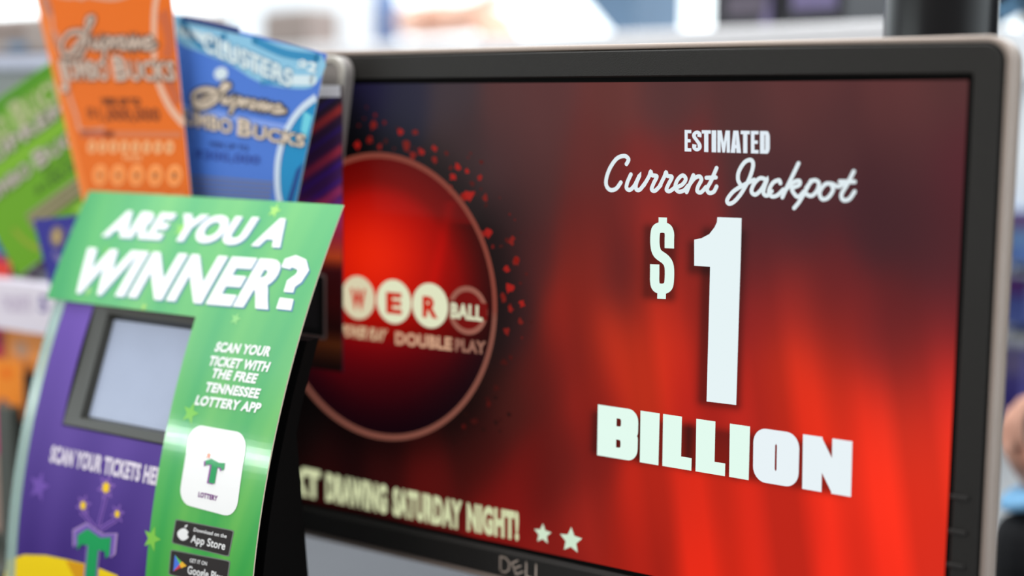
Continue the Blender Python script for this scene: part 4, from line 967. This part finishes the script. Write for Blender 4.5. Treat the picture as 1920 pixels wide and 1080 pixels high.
# first person: one bare forearm and hand rest on the ledge
dyh = .16
hz = zl + .036
hl = local_at(800, dyh); wr = ML @ Vector((hl, dyh * side, hz)); fi = ML @ Vector((local_at(985, dyh - .02), (dyh - .02) * side, hz))
fw = (fi - wr); fw.z = 0; fw.normalize()
elb = ML @ Vector((local_at(640, .30), .30 * side, zl + .055))
ch = ML @ Vector((local_at(600, .62), .62 * side, .46)); hip_ = Vector((ch.x, ch.y + .02, -.02)); hd_ = Vector((ch.x, ch.y - .02, .76))
shR = ch + Vector((.14, -.02, .06)); shL = ch + Vector((-.18, 0, .06))
pn = body('person', 'person in a blue-grey top behind the ledge, bare hand resting beside the white board', (ch.x, ch.y, FL), hip_, ch, hd_,
          [(shR, elb + Vector((0, .05, .03)), wr - fw * .10), (shL, shL + Vector((-.06, .02, -.27)), shL + Vector((-.04, -.06, -.5)))],
          [(Vector((ch.x - .1, ch.y, -.5)), Vector((ch.x - .1, ch.y + .02, FL + .08))), (Vector((ch.x + .1, ch.y, -.5)), Vector((ch.x + .1, ch.y + .02, FL + .08)))], M['sleeve'], M['skin'], M['trousers'])
J, E_ = hand(None, wr, fw, Vector((0, 0, 1)), .21, M['skin'], curl=(-.12, .5, .62, .7), thumb_side=-side)
skin_mesh('hand', J, E_, M['skin'], pn)
J, E_ = hand(None, shL + Vector((-.04, -.08, -.53)), Vector((0, -.2, -1)), Vector((0, 1, .1)), .17, M['skin'])
skin_mesh('hand', J, E_, M['skin'], pn)
# second person at the right edge, mostly out of view: warm hand, pale blue cuff, black sleeve
wr2 = at(1935, 900, 1.02); el2 = at(2010, 1150, 1.0)
ch2 = Vector((el2.x + .22, el2.y + .18, .42)); 
pn2 = body('person', 'person in black at the right edge with a pale blue cuff, mostly out of view', (ch2.x, ch2.y, FL), Vector((ch2.x, ch2.y, -.03)), ch2, Vector((ch2.x, ch2.y - .02, .72)),
           [(ch2 + Vector((-.16, 0, .06)), el2 + Vector((.06, 0, 0)), at(1952, 990, 1.0)), (ch2 + Vector((.16, 0, .06)), ch2 + Vector((.22, 0, -.2)), ch2 + Vector((.2, -.1, -.42)))],
           [(Vector((ch2.x - .1, ch2.y, -.5)), Vector((ch2.x - .1, ch2.y, FL + .08))), (Vector((ch2.x + .1, ch2.y, -.5)), Vector((ch2.x + .1, ch2.y, FL + .08)))], M['dark_cloth'], M['skin2'], M['dark_cloth'])
d2 = (at(1925, 835, 1.0) - at(1950, 985, 1.0)).normalized()
J, E_ = hand(None, at(1932, 905, 1.0), (at(1905, 850, 1.0) - at(1940, 920, 1.0)), Vector((-.5, -.6, -.3)), .07, M['skin2'], curl=(.5, .6, .6, .6))
skin_mesh('hand', J, E_, M['skin2'], pn2)
c0_, c1_ = at(1946, 945, 1.0), at(1934, 908, 1.0)
skin_mesh('cuff', [(*c0_, .030, .030), (*((c0_ + c1_) / 2), .028, .028), (*c1_, .022, .022)], [(0, 1), (1, 2)], M['pale_blue'], pn2)

# dark angled fixture crossed by a pale blue strip, upper right corner
fx = thing('counter_fixture', 'dark angled hood crossed by a pale blue strip at the top right corner', 'fixture')
D_ = 1.35
P8 = [at(1840, -60, D_), at(1960, -60, D_), at(1960, -6, D_), at(1868, 44, D_), at(1840, 60, D_)]
bk_ = Vector((0, .03, 0)); n = len(P8)
fx.location = (P8[0].x, P8[0].y, 0)
obj('hood', P8 + [p + bk_ for p in P8], [tuple(range(n)), tuple(range(2 * n - 1, n - 1, -1))] + [(k, (k + 1) % n, n + (k + 1) % n, n + k) for k in range(n)], M['black'], fx)
P4 = [at(1862, 36, D_ - .004), at(1864, 24, D_ - .004), at(1912, 2, D_ - .004), at(1918, 8, D_ - .004)]
obj('strip', P4 + [p + bk_ * .2 for p in P4], [(0, 1, 2, 3), (7, 6, 5, 4), (0, 4, 5, 1), (1, 5, 6, 2), (2, 6, 7, 3), (3, 7, 4, 0)], M['pale_blue'], fx)
pz = P8[1]; box('stem', (pz.x - .02, pz.y + .005, FL), (pz.x + .02, pz.y + .025, pz.z), M['black'], fx)

J = [at(1936, 955, 1.0), at(1932, 1010, 1.0), at(1940, 1120, 1.0), at(2000, 1190, 1.03)]
skin_mesh('sleeve', [(*p, r_, r_) for p, r_ in zip(J, (.022, .030, .036, .04))], [(0, 1), (1, 2), (2, 3)], M['dark_cloth'], pn2)
